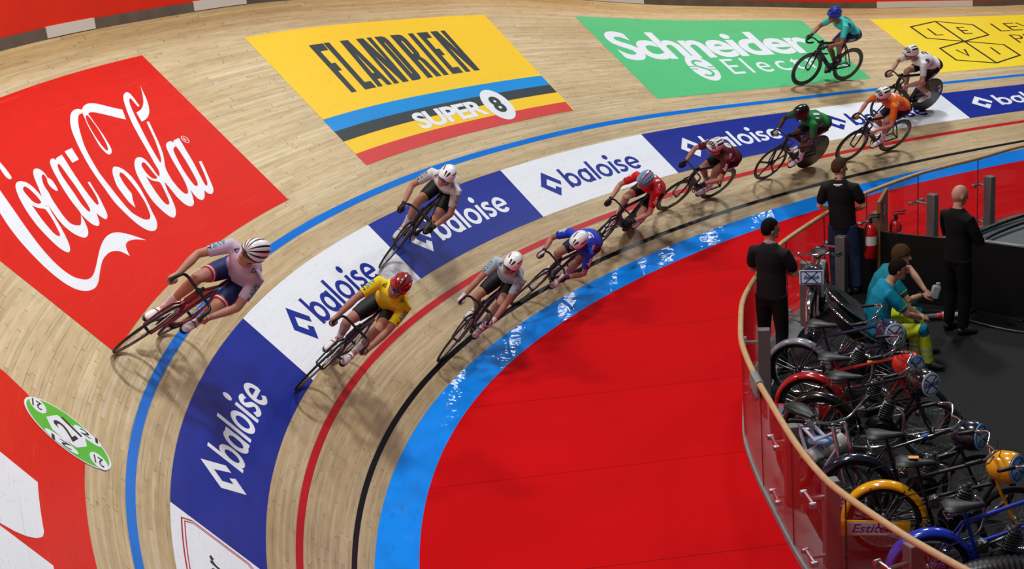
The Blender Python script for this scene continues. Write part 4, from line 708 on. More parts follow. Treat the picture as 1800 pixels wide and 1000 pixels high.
def helmet(c,f,l,u,shell,dark,style,k=1.0):
    """road helmet: shell strips between dark vents; meridians run front to back"""
    mb=MB(); nt_,npx=22,40; V=[]; ph=np.radians(np.linspace(-104,104,npx+1)); th=np.linspace(.02,math.pi-.02,nt_+1)
    def vent(a,t):
        a=abs(math.degrees(a)); t=t/math.pi
        if style=='stripe': return (a%26)>13.5 and a<100
        if style=='aero': return (.10<t<.27 and 8<a<24) or (.30<t<.55 and 44<a<52) 
        if style=='bare': return (.08<t<.2 and 30<a<44)
        if style=='road': return ((.12<t<.34 and (a<9 or 20<a<34 or 46<a<60)) or (.42<t<.66 and (12<a<22 or 38<a<52)) or (.74<t<.88 and (a<8 or 24<a<40)))
        if style=='band': return a<10 or 28<a<38 or 58<a<66
        return False
    for t in th:
        for a in ph:
            x=math.cos(t); r=math.sin(t); r=r**.82
            X=.142*x+(-.012 if x<0 else 0); Y=.101*r*math.sin(a); Z=.128*r*math.cos(a)*(1.0 if math.cos(a)>0 else .55)
            if math.cos(a)<=0: Z-=.01*r
            Z+=-.016*max(0,-x)**2+ (.012*(x if x>0 else 0))
            d=.93 if vent(a,t) and style!='stripe' else 1.0
            V.append(c+f*(X*d*k)+l*(Y*d*k)+u*((Z*d+.035)*k))
    F0=[];F1=[]
    for i in range(nt_):
        for j in range(npx):
            q=(i*(npx+1)+j,(i+1)*(npx+1)+j,(i+1)*(npx+1)+j+1,i*(npx+1)+j+1)
            (F1 if vent((ph[j]+ph[j+1])/2,(th[i]+th[i+1])/2) else F0).append(q)
    mb.add(V,F0,0); n0=0
    mb.f+=F1; mb.m+=[1]*len(F1)
    # rim
    rim=[V[i*(npx+1)] for i in range(nt_+1)]+[V[i*(npx+1)+npx] for i in range(nt_,-1,-1)]
    mb.tube(rim,.006*k,n=6,closed=True,m=1)
    return mb.mesh2('helmet',[shell,dark],rad(30))
def decal(jm,name,VF,c,n_,up,m,parent,off=.004,depth=.5):
    """print a flat drawing onto a garment by dropping it along -n_"""
    bm=bmesh.new(); bm.from_mesh(jm); tree=BVHTree.FromBMesh(bm); bm.free()
    V,F=subdiv(VF,.02); n_=unit(n_); up=unit(np.asarray(up)-n_*(np.asarray(up)@n_)); rt=np.cross(up,n_); W=[];ok=[]
    for x,y in V:
        p=np.asarray(c)+rt*x+up*y+n_*.30; h=tree.ray_cast(Vector(p),Vector(-n_),depth)
        if h[0] is None: W.append(p); ok.append(False)
        else: W.append(np.array(h[0])+np.array(h[1])*off); ok.append(True)
    F=[f for f in F if all(ok[i] for i in f)]
    if not F: return None
    used=sorted({i for f in F for i in f}); mp={i:k for k,i in enumerate(used)}
    mb=MB(); mb.add([W[i] for i in used],[tuple(mp[i] for i in f) for f in F]); return child(name,mb.mesh2(name,m,rad(180)),parent)
TRI=lambda s=1: stroke2([(-.02*s,.02*s),(.022*s,.0),(-.02*s,-.02*s)],.007*s,True)
# ---------------------------------------------------------------- track bicycles
WR=.335
def wheel(parent,name,c,kind,rimc,tyrec,side=1,mark=None):
    """kind: spoked / deep / five / disc"""
    c=A_(*c); T=mat('tyre_'+tyrec,tyrec,rough=.6); Rm=mat('rim_'+rimc,rimc,rough=.3,coat=.3); SP=mat('spoke_steel','9A9A9E',rough=.35,metal=.9); HB=mat('hub_dark','222226',rough=.35,metal=.6)
    mb=MB(); mb.torus(c,(0,1,0),WR-.011,.0115,n=56,k=8); w=child(name,mb.mesh2(name,T,rad(60)),parent)
    def prof(pr,mm,nm):
        mb=MB(); n=56; V=[];F=[]
        for (r,y) in pr:
            for i in range(n): a=2*math.pi*i/n; V.append(c+A_(r*math.cos(a),y,r*math.sin(a)))
        k=len(pr)
        for q in range(k):
            q2=(q+1)%k
            for i in range(n): F.append((q*n+i,q*n+(i+1)%n,q2*n+(i+1)%n,q2*n+i))
        mb.add(V,F); return child(nm,mb.mesh2(nm,mm,rad(35)),w)
    if kind=='disc':
        prof([(WR-.02,-.010),(WR-.02,.010),(.05,.017),(.02,.02),(.001,.02),(.001,-.02),(.02,-.02),(.05,-.017)],Rm,'disc')
    else:
        dp={'spoked':.030,'deep':.062,'five':.035}[kind]
        prof([(WR-.016,-.010),(WR-.016,.010),(WR-.03,.012),(WR-.02-dp,.004),(WR-.02-dp,-.004),(WR-.03,-.012)],Rm,'rim')
        if kind=='five':
            mb=MB()
            for q in range(5):
                a=2*math.pi*q/5+.3; d=A_(math.cos(a),0,math.sin(a)); mb.tube([c+d*.02,c+d*.12,c+d*.24,c+d*(WR-.04)],[.030,.019,.019,.034],n=8,side=(0,1,0),ry=[.016,.009,.007,.008])
            child('five_spoke_blade',mb.mesh2('blades',Rm,rad(50)),w)
        else:
            mb=MB(); ns=16
            for q in range(ns):
                a=2*math.pi*q/ns; b=a+(.5 if q%2 else -.5); s=.025 if (q//2)%2 else -.025
                mb.tube([c+A_(.018*math.cos(b),s,.018*math.sin(b)),c+A_((WR-.02-dp)*math.cos(a),0,(WR-.02-dp)*math.sin(a))],.0016,n=4,caps=False)
            child('spokes',mb.mesh2('spokes',SP,rad(60)),w)
        mb=MB(); mb.lathe(c-A_(0,.042,0),(0,1,0),[(0,0),(0,.012),(.012,.02),(.018,.014),(.066,.014),(.072,.02),(.084,.012),(.084,0)],12); child('hub',mb.mesh2('hub',HB,rad(40)),w)
    if mark:
        V,F=text2(mark,.02,box=(-.10,.10,-.035,.035))
        for s in (-1,1):
            mb=MB(); W=[]
            for x,y in V: a=1.2+x/.26; r=.25+y; W.append(c+A_(r*math.sin(a)*s*-1,s*(.0125 if kind!='disc' else .0185),r*math.cos(a)))
            mb.add(W,F); child('wheel_lettering',mb.mesh2('lt',mat('wheel_white','D8D8D8',rough=.5),rad(60)),w)
    return w
def race_bike(root,frame='1A1A1C',fork=None,tape='0E0E0F',front='spoked',rear='spoked',rimc='141416',tyre='121212',word=None,crank=0.3,mark=None,accent=None):
    FM=mat('paint_'+frame,frame,rough=.35,coat=.15); KM=mat('carbon','0E0E10',rough=.45,spec=.3); TM=mat('tape_'+tape,tape,rough=.6)
    BB=A_(0,0,.28); RA=A_(-.40,0,WR); FA=A_(.57,0,WR); ST=A_(-.145,0,.80); HT=A_(.425,0,.835); HB_=A_(.455,0,.71)
    mb=MB(); sd=(0,1,0)
    mb.tube([ST,HT],[.023,.028],n=10,side=sd,ry=.020); mb.tube([BB,HB_],[.044,.040],n=10,side=sd,ry=.024); mb.tube([BB,lerp(BB,ST,.5),ST,A_(-.185,0,.915)],[.040,.032,.026,.019],n=10,side=sd,ry=[.022,.019,.018,.014]); mb.tube([HT+A_(-.008,0,.03),HB_],[.027,.032],n=10)
    mb.cyl(BB-A_(0,.035,0),BB+A_(0,.035,0),.024,n=12)
    for s in (-1,1):
        mb.tube([BB+A_(-.02,s*.022,0),BB+A_(-.2,s*.055,.03),RA+A_(0,s*.058,0)],[.018,.015,.013],n=8); mb.tube([ST+A_(0,s*.012,-.02),ST+A_(-.12,s*.042,-.2),RA+A_(0,s*.058,0)],[.013,.012,.011],n=8)
    child('frame',mb.mesh2('frame',FM,rad(50)),root)
    if word:
        a=unit(HB_-BB); upv=np.cross(A_(0,1,0),a)
        for s in (-1,1):
            V,F=text2(word,.01,box=(-.13,.13,-.016,.016)); mb=MB(); c=lerp(BB,HB_,.55); mb.add([c+a*(x*s*-1)*-1*(1)+ (upv if upv[2]>0 else -upv)*y+A_(0,s*.0205,0) if s<0 else c-a*x+(upv if upv[2]>0 else -upv)*y+A_(0,s*.0205,0) for x,y in V],F); child('frame_lettering',mb.mesh2('fl',mat('frame_white','E6E6E6',rough=.5),rad(60)),root)
    mb=MB()
    mb.tube([HB_,HB_+A_(.02,0,-.04)],[.022,.026],n=10)
    for s in (-1,1): mb.tube([HB_+A_(.015,s*.02,-.03),HB_+A_(.035,s*.05,-.09),HB_+A_(.075,s*.055,-.22),FA+A_(0,s*.05,0)],[.024,.024,.019,.012],n=8,side=sd,ry=[.015,.012,.010,.008])
    child('fork',mb.mesh2('fork',mat('paint_'+(fork or frame),fork or frame,rough=.35,coat=.15),rad(50)),root)
    # stem and drop bar
    mb=MB(); mb.cyl(HT+A_(-.008,0,.02),HT+A_(-.012,0,.06),.019,n=10); mb.tube([HT+A_(-.01,0,.045),A_(.50,0,.87)],[.019,.018],n=8); mb.cyl((.50,-.02,.87),(.50,.02,.87),.022,n=10); child('stem',mb.mesh2('stem',KM,rad(50)),root)
    hb=None; P=[(.50,0,.87),(.50,.09,.872),(.505,.15,.872),(.54,.185,.866),(.585,.195,.835),(.595,.20,.795),(.57,.20,.76),(.51,.202,.745),(.42,.205,.742)]
    PL=catmull(P,5); PR=PL*A_(1,-1,1); mb=MB(); mb.tube(np.vstack([PR[::-1],PL[1:]]),.0135,n=8); hb=child('handlebar',mb.mesh2('handlebar',KM,rad(60)),root)
    for Q in (PL,PR): mb=MB(); mb.tube(Q[17:],.0165,n=8,round_=True); child('bar_tape',mb.mesh2('bar_tape',TM,rad(60)),hb)
    # saddle
    mb=MB(); V=[];rows=[(-.315,.070,.952),(-.295,.076,.958),(-.245,.068,.956),(-.185,.042,.952),(-.125,.026,.952),(-.065,.020,.952),(-.05,.012,.948)]
    mb.tube([(x,0,z) for x,wd,z in rows],[.016,.022,.022,.019,.017,.016,.008],n=10,side=sd,ry=[wd for x,wd,z in rows]); 
    for s in (-1,1): mb.tube([(-.29,s*.03,.94),(-.24,s*.022,.915),(-.14,s*.022,.915),(-.085,s*.012,.938)],.0035,n=5)
    child('seat',mb.mesh2('seat',mat('saddle_black','101012',rough=.45),rad(50)),root)
    wheel(root,'front_wheel',FA,front,rimc,tyre,mark=mark); wheel(root,'rear_wheel',RA,rear,rimc,tyre,mark=mark)
    # drive
    cr=MB(); cr.torus(BB+A_(0,-.045,0),(0,1,0),.088,.004,n=36,k=6,ry=.008); 
    for q in range(5): a=q*1.2566; cr.tube([BB+A_(0,-.045,0),BB+A_(.088*math.cos(a),-.045,.088*math.sin(a))],.007,n=5)
    cro=child('crankset',cr.mesh2('crankset',KM,rad(50)),root)
    for s in (1,-1):
        d=A_(math.cos(crank),0,math.sin(crank))*s; e=BB+d*.165+A_(0,s*.075,0); mb=MB(); mb.tube([BB+A_(0,s*.05,0),BB+d*.03+A_(0,s*.06,0),e],[.016,.014,.011],n=8); child('crank_arm',mb.mesh2('crank_arm',KM,rad(50)),cro)
    for s in (1,-1):
        d=A_(math.cos(crank),0,math.sin(crank))*s; e=BB+d*.165+A_(0,s*.075,0); mb=MB(); mb.box(e+A_(0,s*.045,0),(.09,.055,.016),bev=.005); mb.cyl(e,e+A_(0,s*.03,0),.006); child('pedal',mb.mesh2('pedal',KM,rad(50)),root)
    ch=MB(); y=-.045; r2=.032
    top=[BB+A_(.0,y,.088),RA+A_(0,y,r2)]; bot=[BB+A_(0,y,-.088),RA+A_(0,y,-r2)]
    ch.tube(top,.004,n=5); ch.tube(bot,.004,n=5); ch.torus(RA+A_(0,y,0),(0,1,0),r2,.004,n=16,k=5); child('chain',ch.mesh2('chain',mat('chain_grey','58585A',rough=.4,metal=.8),rad(60)),root)
# ---------------------------------------------------------------- a rider on the drops, in the bicycle's own frame
def rider(root,jersey='FFFFFF',shorts='111114',skinc='C08A72',helm=('E8E8EA','1A1A1C','road'),socks='E8E8E8',shoes='E6E6E8',gloves=None,crank=.3,tau=33,hpitch=5,hyaw=0,glass='1A1A22',k=1.0,hip=(-.235,1.0),sleeve='FFFFFF',
          sleeve_text=None,sleevec='2E9AA0',number=None,numc='F0F0F0',small=None,leg_text=None,hood=False,hair=None,panel=None,cuff=None,elbow=.30,nod=0,lean_head=0):
    Y=A_(0,1,0); H=A_(hip[0],0,hip[1]); t=rad(tau); ax=A_(math.cos(t),0,math.sin(t)); nrm=A_(-math.sin(t),0,math.cos(t))
    CH=H+ax*.50*k+nrm*.02; S_c=H+ax*.455*k+nrm*.03
    SK=skin(skinc); JM=mat('jersey_'+jersey,jersey,rough=.6,spec=.3,noise=.12,nscale=14); SM=mat('shorts_'+shorts,shorts,rough=.55,spec=.3)
    sh={s:S_c+Y*s*.178*k for s in (1,-1)}; hipj={s:H+Y*s*.088-A_(0,0,.02) for s in (1,-1)}
    BB=A_(0,0,.28); ft={}; kn={}; an={}; toe={}
    for s in (1,-1):
        d=A_(math.cos(crank),0,math.sin(crank))*s; e=BB+d*.165+A_(0,s*.12,.012); tilt=rad(-14)
        f=A_(math.cos(tilt),0,math.sin(tilt)); an[s]=e+A_(0,0,.095)-f*.125; toe[s]=f; ft[s]=e; kn[s]=ik(hipj[s],an[s],.445*k,.455*k,A_(1,s*.12,.25))
    if hood: gp={s:A_(.565,s*.192,.865) for s in (1,-1)}; gax=A_(-.75,0,.35)
    else: gp={s:A_(.505,s*.202,.746) for s in (1,-1)}; gax=A_(-1,0,-.03)
    wr={s:gp[s]+A_(-.055,s*.022,.045 if not hood else .03) for s in (1,-1)}
    el={s:ik(sh[s],wr[s],.295*k,.265*k,A_(-.30,s*elbow*1.9,-.25)) for s in (1,-1)}
    nk=CH+ax*.045+nrm*.015; hp=rad(hpitch); yw=rad(hyaw); f=A_(math.cos(hp)*math.cos(yw),math.cos(hp)*math.sin(yw),math.sin(hp)); u=unit(A_(0,0,1)-f*f[2]); l=np.cross(u,f)
    HC=nk+unit(ax*.75+A_(.25,0,.65))*.16*k
    HC=HC+A_(0,lean_head,0)
    # body
    b=MB(); g=MB()
    b.tube([H-ax*.06,H+ax*.10,H+ax*.25+nrm*.055,H+ax*.40+nrm*.04,S_c+ax*.03,nk],[.105,.105,.105,.11,.085,.05],n=16,side=Y,ry=[.15,.148,.14,.155,.13,.055],round_=True)
    b.tube([CH,nk,lerp(nk,HC,.65)],[.06,.055,.052],n=10)
    add_head(b,HC,f,l,u)
    fing=MB(); gl_palm={}
    for s in (1,-1):
        b.tube([sh[s]-Y*s*.05,sh[s],lerp(sh[s],el[s],.5),el[s],lerp(el[s],wr[s],.35),wr[s]],[.058,.056,.047,.038,.040,.026],n=12,round_=True)
        b.tube([hipj[s],lerp(hipj[s],kn[s],.45),lerp(hipj[s],kn[s],.85),kn[s],lerp(kn[s],an[s],.30)-A_(.012,0,0),lerp(kn[s],an[s],.7),an[s]],[.090,.082,.060,.054,.056,.038,.033],n=14,round_=True)
        b.tube([an[s],an[s]+toe[s]*.06-A_(0,0,.05)],[.034,.03],n=8,round_=True)
        pm=MB(); fm=MB(); gripping_hand(pm,fm,wr[s],gp[s],gax,A_(-.1,s*.8,.55))
        if gloves: 
            pm.tube([lerp(el[s],wr[s],.88),wr[s]],[.032,.030],n=10); me=remesh(pm,'glove',mat('glove_'+gloves,gloves,rough=.7),.007,1); append(me,fm); child('glove',me,root)
        else:
            for i in range(len(pm.v)): pass
            b.add(np.vstack(pm.v),pm.f); fing.add(np.vstack(fm.v),fm.f)
    me=remesh(b,'body',[SK,EYE(),LIP()],.0095,2); zone(me,face_zones(HC,f,l,u,1,1,2))
    if fing.v: append(me,fing)
    child('body',me,root)
    # jersey
    j=MB(); j.tube([H-ax*.02+nrm*.012,H+ax*.10+nrm*.004,H+ax*.25+nrm*.06,H+ax*.40+nrm*.045,S_c+ax*.035,nk-ax*.01],[.116,.117,.117,.122,.100,.064],n=18,side=Y,ry=[.163,.163,.156,.172,.150,.070])
    for s in (1,-1): 
        e=lerp(sh[s],el[s],.70); j.tube([sh[s]-Y*s*.05,sh[s],lerp(sh[s],el[s],.4),e],[.068,.066,.058,.052],n=14)
    jm=remesh(j,'jersey',[JM,mat('sleeve_'+sleeve,sleeve,rough=.6) if sleeve!='FFFFFF' else JM],.0095,2)
    if sleeve!='FFFFFF':
        zone(jm,[(lerp(sh[s],el[s],.48),np.eye(3),(.115,.115,.115),1) for s in (1,-1)])
    jo=child('jersey',jm,root)
    if cuff:
        mb=MB()
        for s in (1,-1): mb.tube([lerp(sh[s],el[s],.665),lerp(sh[s],el[s],.715)],[.0555,.054],n=14)
        child('sleeve_trim',mb.mesh2('trim',mat('cuff_'+cuff,cuff,rough=.6),rad(50)),root)
    ink=mat('print_'+sleevec,sleevec,rough=.6); nk_=mat('print_'+numc,numc,rough=.6); tri=mat('print_dark','26262E',rough=.6)
    if sleeve_text:
        for s in (1,-1):
            c=lerp(sh[s],el[s],.42); n_=unit(A_(.5,s*.65,.6)); d=unit(el[s]-sh[s]); tx=text2(sleeve_text,.02,box=(-.058,.058,-.030,.030)); upv=unit(np.cross(n_,d))*(-s)
            decal(jm,'sleeve_lettering',tx,c-d*.02,n_,upv if True else d,ink,jo); decal(jm,'sleeve_mark',TRI(1.25),c+d*.082,n_,upv,tri,jo)
            decal(jm,'chest_mark',TRI(.9),S_c+Y*s*.10+ax*.02,unit(A_(.7,s*.25,.5)),Y*s,tri,jo)
    if number:
        decal(jm,'number',text2(number,.03,box=(-.026*len(number)-.025,.026*len(number)+.025,-.07,.07)),H+ax*.37,nrm,-Y*0+ax,nk_,jo)
        decal(jm,'shoulder_number',text2(number,.03,box=(-.018*len(number)-.02,.018*len(number)+.02,-.045,.045)),H+ax*.38+Y*.10,unit(nrm+Y*.55),ax,nk_,jo)
    if small:
        decal(jm,'back_lettering',text2(small,.02,box=(-.06,.06,-.02,.02)),H+ax*.20,nrm,ax,nk_,jo)
        decal(jm,'back_lettering',text2(small,.02,box=(-.055,.055,-.018,.018)),H+ax*.22+Y*.11,unit(nrm*.5+Y),ax,nk_,jo)
    # shorts
    q=MB(); q.tube([H-ax*.085,H+ax*.0,H+ax*.06],[.112,.113,.096],n=18,side=Y,ry=[.150,.158,.140],round_=True)
    for s in (1,-1): q.tube([hipj[s],lerp(hipj[s],kn[s],.4),lerp(hipj[s],kn[s],.73)],[.101,.092,.076],n=16)
    sm=remesh(q,'shorts',SM,.0095,2); so=child('shorts',sm,root)
    if leg_text:
        for s in (1,-1):
            d=unit(kn[s]-hipj[s]); decal(sm,'leg_lettering',text2(leg_text,.02,box=(-.075,.075,-.02,.02)),lerp(hipj[s],kn[s],.38),Y*s,np.cross(Y*s,d)*1.0,mat('print_F0F0F0','F0F0F0',rough=.6),so)
    if panel:
        for s in (1,-1):
            mb=MB()
            for i,cc in enumerate((.67,.70,.73)): mb.tube([lerp(hipj[s],kn[s],cc-.012),lerp(hipj[s],kn[s],cc+.012)],[.081-.003*i,.080-.003*i],n=16,m=i)
            child('leg_band',mb.mesh2('leg_band',[mat('band_'+x,x,rough=.6) for x in panel],rad(50)),so)
    for s in (1,-1):
        mb=MB(); mb.tube([lerp(kn[s],an[s],.66),lerp(kn[s],an[s],.85),an[s],an[s]+toe[s]*.02-A_(0,0,.03)],[.046,.040,.039,.036],n=12); child('sock',mb.mesh2('sock',mat('sock_'+socks,socks,rough=.7),rad(60)),root)
        sp=A_(0,0,1); a0=an[s]-A_(0,0,.045)-toe[s]*.045
        mb=MB(); P=[a0,a0+toe[s]*.03,a0+toe[s]*.11-sp*.008,a0+toe[s]*.18-sp*.022,a0+toe[s]*.235-sp*.03,a0+toe[s]*.258-sp*.032]
        mb.tube(P,[.028,.040,.038,.029,.022,.012],n=12,side=Y,ry=[.022,.034,.038,.043,.036,.018]); sob=child('shoe',remesh(mb,'shoe',mat('shoe_'+shoes,shoes,rough=.35),.007,1),root)
        mb=MB(); mb.tube([p-sp*.030 for p in P],[.004,.008,.008,.007,.006,.004],n=8,side=Y,ry=[.02,.032,.036,.042,.036,.018]); child('sole',mb.mesh2('sole',mat('sole_dark','1C1C1E',rough=.5),rad(60)),sob)
        mb=MB()
        for d_ in (.10,.14): mb.torus(a0+toe[s]*d_-sp*.012,toe[s],.037,.004,n=16,k=5)
        child('shoe_strap',mb.mesh2('strap',mat('sole_dark','1C1C1E'),rad(60)),sob)
    # helmet, glasses
    ho=child('helmet',helmet(HC,f,l,u,mat('helmet_'+helm[0],helm[0],rough=.25,coat=.4),mat('vent_'+helm[1],helm[1],rough=.5),helm[2],1.0),root)
    mb=MB()
    for s in (1,-1): mb.tube([HC+l*s*.082+u*.03,HC+l*s*.078-u*.02,HC+l*s*.055-u*.075+f*.03,HC+f*.035-u*.105],.0035,n=5)
    child('strap',mb.mesh2('strap',mat('sole_dark','1C1C1E'),rad(60)),ho)
    mb=MB(); a=np.radians(np.linspace(-62,62,13)); top=[HC+f*.100*math.cos(x)+f*.008+l*.084*math.sin(x)+u*.034 for x in a]; bot=[HC+f*.104*math.cos(x)+f*.008+l*.084*math.sin(x)-u*(.022-.018*abs(x)/1.1)+u*.006 for x in a]
    V=top+bot; F=[(i,i+1,14+i,13+i) for i in range(12)]; mb.add(V,F); me=mb.mesh2('glasses',mat('lens_'+glass,glass,rough=.08,coat=.8),rad(60)); go=child('glasses',me,root); sd=go.modifiers.new('t','SOLIDIFY'); sd.thickness=.003
def place(F,R,lean):
    pf=TP(*F); pr=TP(*R); fw=unit(pf-pr); m=[(F[0]+R[0])/2,(F[1]+R[1])/2]; n_=tframe(*m)[3]; n_=unit(n_-fw*(n_@fw)); lf=np.cross(n_,fw)
    up=n_*math.cos(lean)+lf*math.sin(lean); lf=np.cross(up,fw); o=lerp(pr,pf,.40/.97)+up*.004
    return mat4(o,fw,lf,up)
RIDERS=[
 dict(F=(3.76,2.93),R=(4.69,2.64),lean=0.17,bike=dict(frame='7A0E14',crank=2.9,rimc='1A1416',tape='141414',accent='W'),
  r=dict(tau=26,jersey='C9B6D2',shorts='1B2A5C',skinc='B98470',helm=('F0F0F2','141416','stripe'),sleeve_text='AVS',socks='D8C8D0',shoes='F0F0F2',panel=('C8202A','F0F0F0','C8202A'),leg_text=None,hyaw=-12,hpitch=-12),
  lb='lavender jersey, navy shorts and black and white striped helmet, high on the banking',bl='dark red track bicycle with spoked wheels under the lavender rider'),
 dict(F=(5.52,1.29),R=(6.48,1.14),lean=0.0,bike=dict(frame='17171A',crank=.5),
  r=dict(tau=30,jersey='F2D40A',shorts='0E0E10',skinc='A8725E',helm=('B0141C','2A1416','band'),sleeve_text='AVS',socks='D9D9D9',shoes='E4E0E0',leg_text='rt.',hyaw=10,hpitch=-8,cuff='F2D40A'),
  lb='bright yellow jersey, black shorts and red helmet, riding across the white band',bl='black track bicycle with slim dark wheels under the yellow rider'),
 dict(F=(8.51,1.58),R=(9.47,1.71),lean=-0.09,bike=dict(frame='121214',crank=2.6,word=None),
  r=dict(tau=25,jersey='DCDCDE',sleeve='B9B9BB',shorts='101012',skinc='B07E68',helm=('F2F2F4','141416','aero'),gloves='0C0C0E',sleeve_text='AVS',sleevec='6A6A6E',socks='C8C8CC',shoes='BDBDC0',glass='2A2AA8',leg_text='nsp',hyaw=5,hpitch=-5),
  lb='white-grey jersey, black gloves and blue glasses, alone on the blue band',bl='black track bicycle tilted on the blue band under the rider in black gloves'),
 dict(F=(8.03,.27),R=(9.00,.28),lean=-0.12,bike=dict(frame='141416',crank=.2),
  r=dict(tau=31,jersey='A9C0CC',shorts='141416',skinc='A87866',helm=('F2F2F4','141416','aero'),gloves='D8C8CE',sleeve_text='AVS',sleevec='3E8A98',socks='7A5A86',shoes='D8D0D8',hyaw=5,hpitch=-10),
  lb='pale blue jersey with white helmet and gloves, first along the black line',bl='black track bicycle with deep fork under the pale blue rider'),
 dict(F=(10.01,.26),R=(10.98,.25),lean=0.05,bike=dict(frame='141416',crank=.4,tape='DCCDC4'),
  r=dict(elbow=.16,tau=12,jersey='1E3CC8',shorts='161A3C',skinc='A87866',helm=('EDEDF2','1A1A20','aero'),number='5',small='dav',numc='E8F0FF',sleeve_text='dav',sleevec='F0F0F8',socks='D0C0C4',shoes='DCCFD2',gloves='20184A',hyaw=8,hpitch=-22),
  lb='royal blue jersey numbered 5, bent low over pale bar tape',bl='black track bicycle with pale bar tape under the blue number 5 rider'),
 dict(F=(11.98,.42),R=(12.94,.50),lean=0.0,bike=dict(frame='151517',crank=2.9,rear='disc',front='five'),
  r=dict(tau=22,jersey='D4161E',shorts='101012',skinc='C08E7A',helm=('35B4DC','C01C24','band'),number='10',small='dav',sleeve_text='dav',sleevec='F4E4E4',gloves='1A1A12',socks='DCC4C8',shoes='E8D4D8',hyaw=8,hpitch=-15,elbow=.2),
  lb='red jersey numbered 10 and turquoise helmet, hands wide on the bars',bl='black track bicycle with solid rear disc under the red number 10 rider'),
 dict(F=(13.81,.61),R=(14.78,.57),lean=0.07,bike=dict(frame='151517',crank=.6,front='deep',rear='deep'),
  r=dict(tau=20,jersey='5C1422',shorts='0E0E10',skinc='B07E68',helm=('E4E8EE','1A1A20','road'),number='8',small='dav',sleeve_text='dav',sleevec='F0E8E8',gloves='101014',socks='D8C4C8',shoes='DCCCD0',hyaw=5,hpitch=-15,leg_text='crosse'),
  lb='maroon jersey numbered 8 and white helmet, in front of the blue band',bl='black track bicycle with deep black rims under the maroon rider'),
 dict(F=(15.98,.64),R=(16.95,.67),lean=0.03,bike=dict(frame='141416',crank=.0,front='five',rear='disc',word=None),
  r=dict(tau=16,jersey='12803C',sleeve='0F5A30',shorts='101A16',skinc='4A2A1E',helm=('121214','1E1E20','bare'),number='11',small='sk',sleeve_text=None,gloves='D6D0DC',socks='E4D4DC',shoes='E8D8E0',hyaw=0,hpitch=-20,leg_text='FRANCE',glass='8A1A1A'),
  lb='green jersey, black helmet and white gloves, on a five-spoke front wheel',bl='black track bicycle with five-spoke front wheel and rear disc under the green rider'),
 dict(F=(17.69,.61),R=(18.66,.65),lean=0.09,bike=dict(frame='131315',crank=.25,front='deep',rear='deep',mark='SHIMA'),
  r=dict(tau=20,jersey='F0701A',shorts='1A1838',skinc='C08A74',helm=('F0F0F2','16161A','road'),number='7',small='be',sleeve_text=None,socks='EDEDED',shoes='E8E0E4',hyaw=5,hpitch=-12),
  lb='orange jersey, navy shorts and white helmet, above the notice board',bl='black track bicycle with lettered deep rims under the orange rider'),
 dict(F=(19.10,1.57),R=(20.06,1.64),lean=0.05,bike=dict(frame='151517',crank=3.0,front='five',rear='disc',mark='FR'),
  r=dict(tau=16,jersey='ECECF0',sleeve='CFCFD6',shorts='0E0E12',skinc='B58470',helm=('F2F2F4','16161A','road'),number='2',numc='3A3A48',small='cofid',sleeve_text=None,socks='F0F0F0',shoes='F2F2F4',hyaw=0,hpitch=-10,leg_text='cofidis'),
  lb='white jersey, black shorts and white helmet, behind the orange rider',bl='black track bicycle with lettered rear disc wheel under the white rider behind the orange one'),
 dict(F=(18.36,2.87),R=(19.32,2.91),lean=0.0,bike=dict(frame='15161C',crank=.9,front='deep',rear='deep',word='PINARELLO',tyre='4A3E30',rimc='121214'),
  r=dict(tau=25,jersey='3CC4BC',shorts='1C2850',skinc='9A6650',helm=('1A3CC8','0E1A50','road'),number='2',numc='2A3A48',small='be',sleeve_text=None,gloves='2A2A2C',socks='1C1C24',shoes='1A1A22',hyaw=5,hpitch=-8,hood=True,leg_text='CASTELLI'),
  lb='turquoise jersey, navy shorts and blue helmet, highest up by the green panel',bl='black track bicycle with tan-walled deep wheels under the turquoise rider'),
]
for q in RIDERS:
    M=place(q['F'],q['R'],q['lean'])
    bk=empty('track_bicycle',q['bl'],'bicycle',M,group='racing bicycles on the track'); race_bike(bk,**q['bike'])
    rd=empty('person','cyclist in '+q['lb'],'person',M,group='racing cyclists'); rider(rd,crank=q['bike'].get('crank',.3),**q['r'])
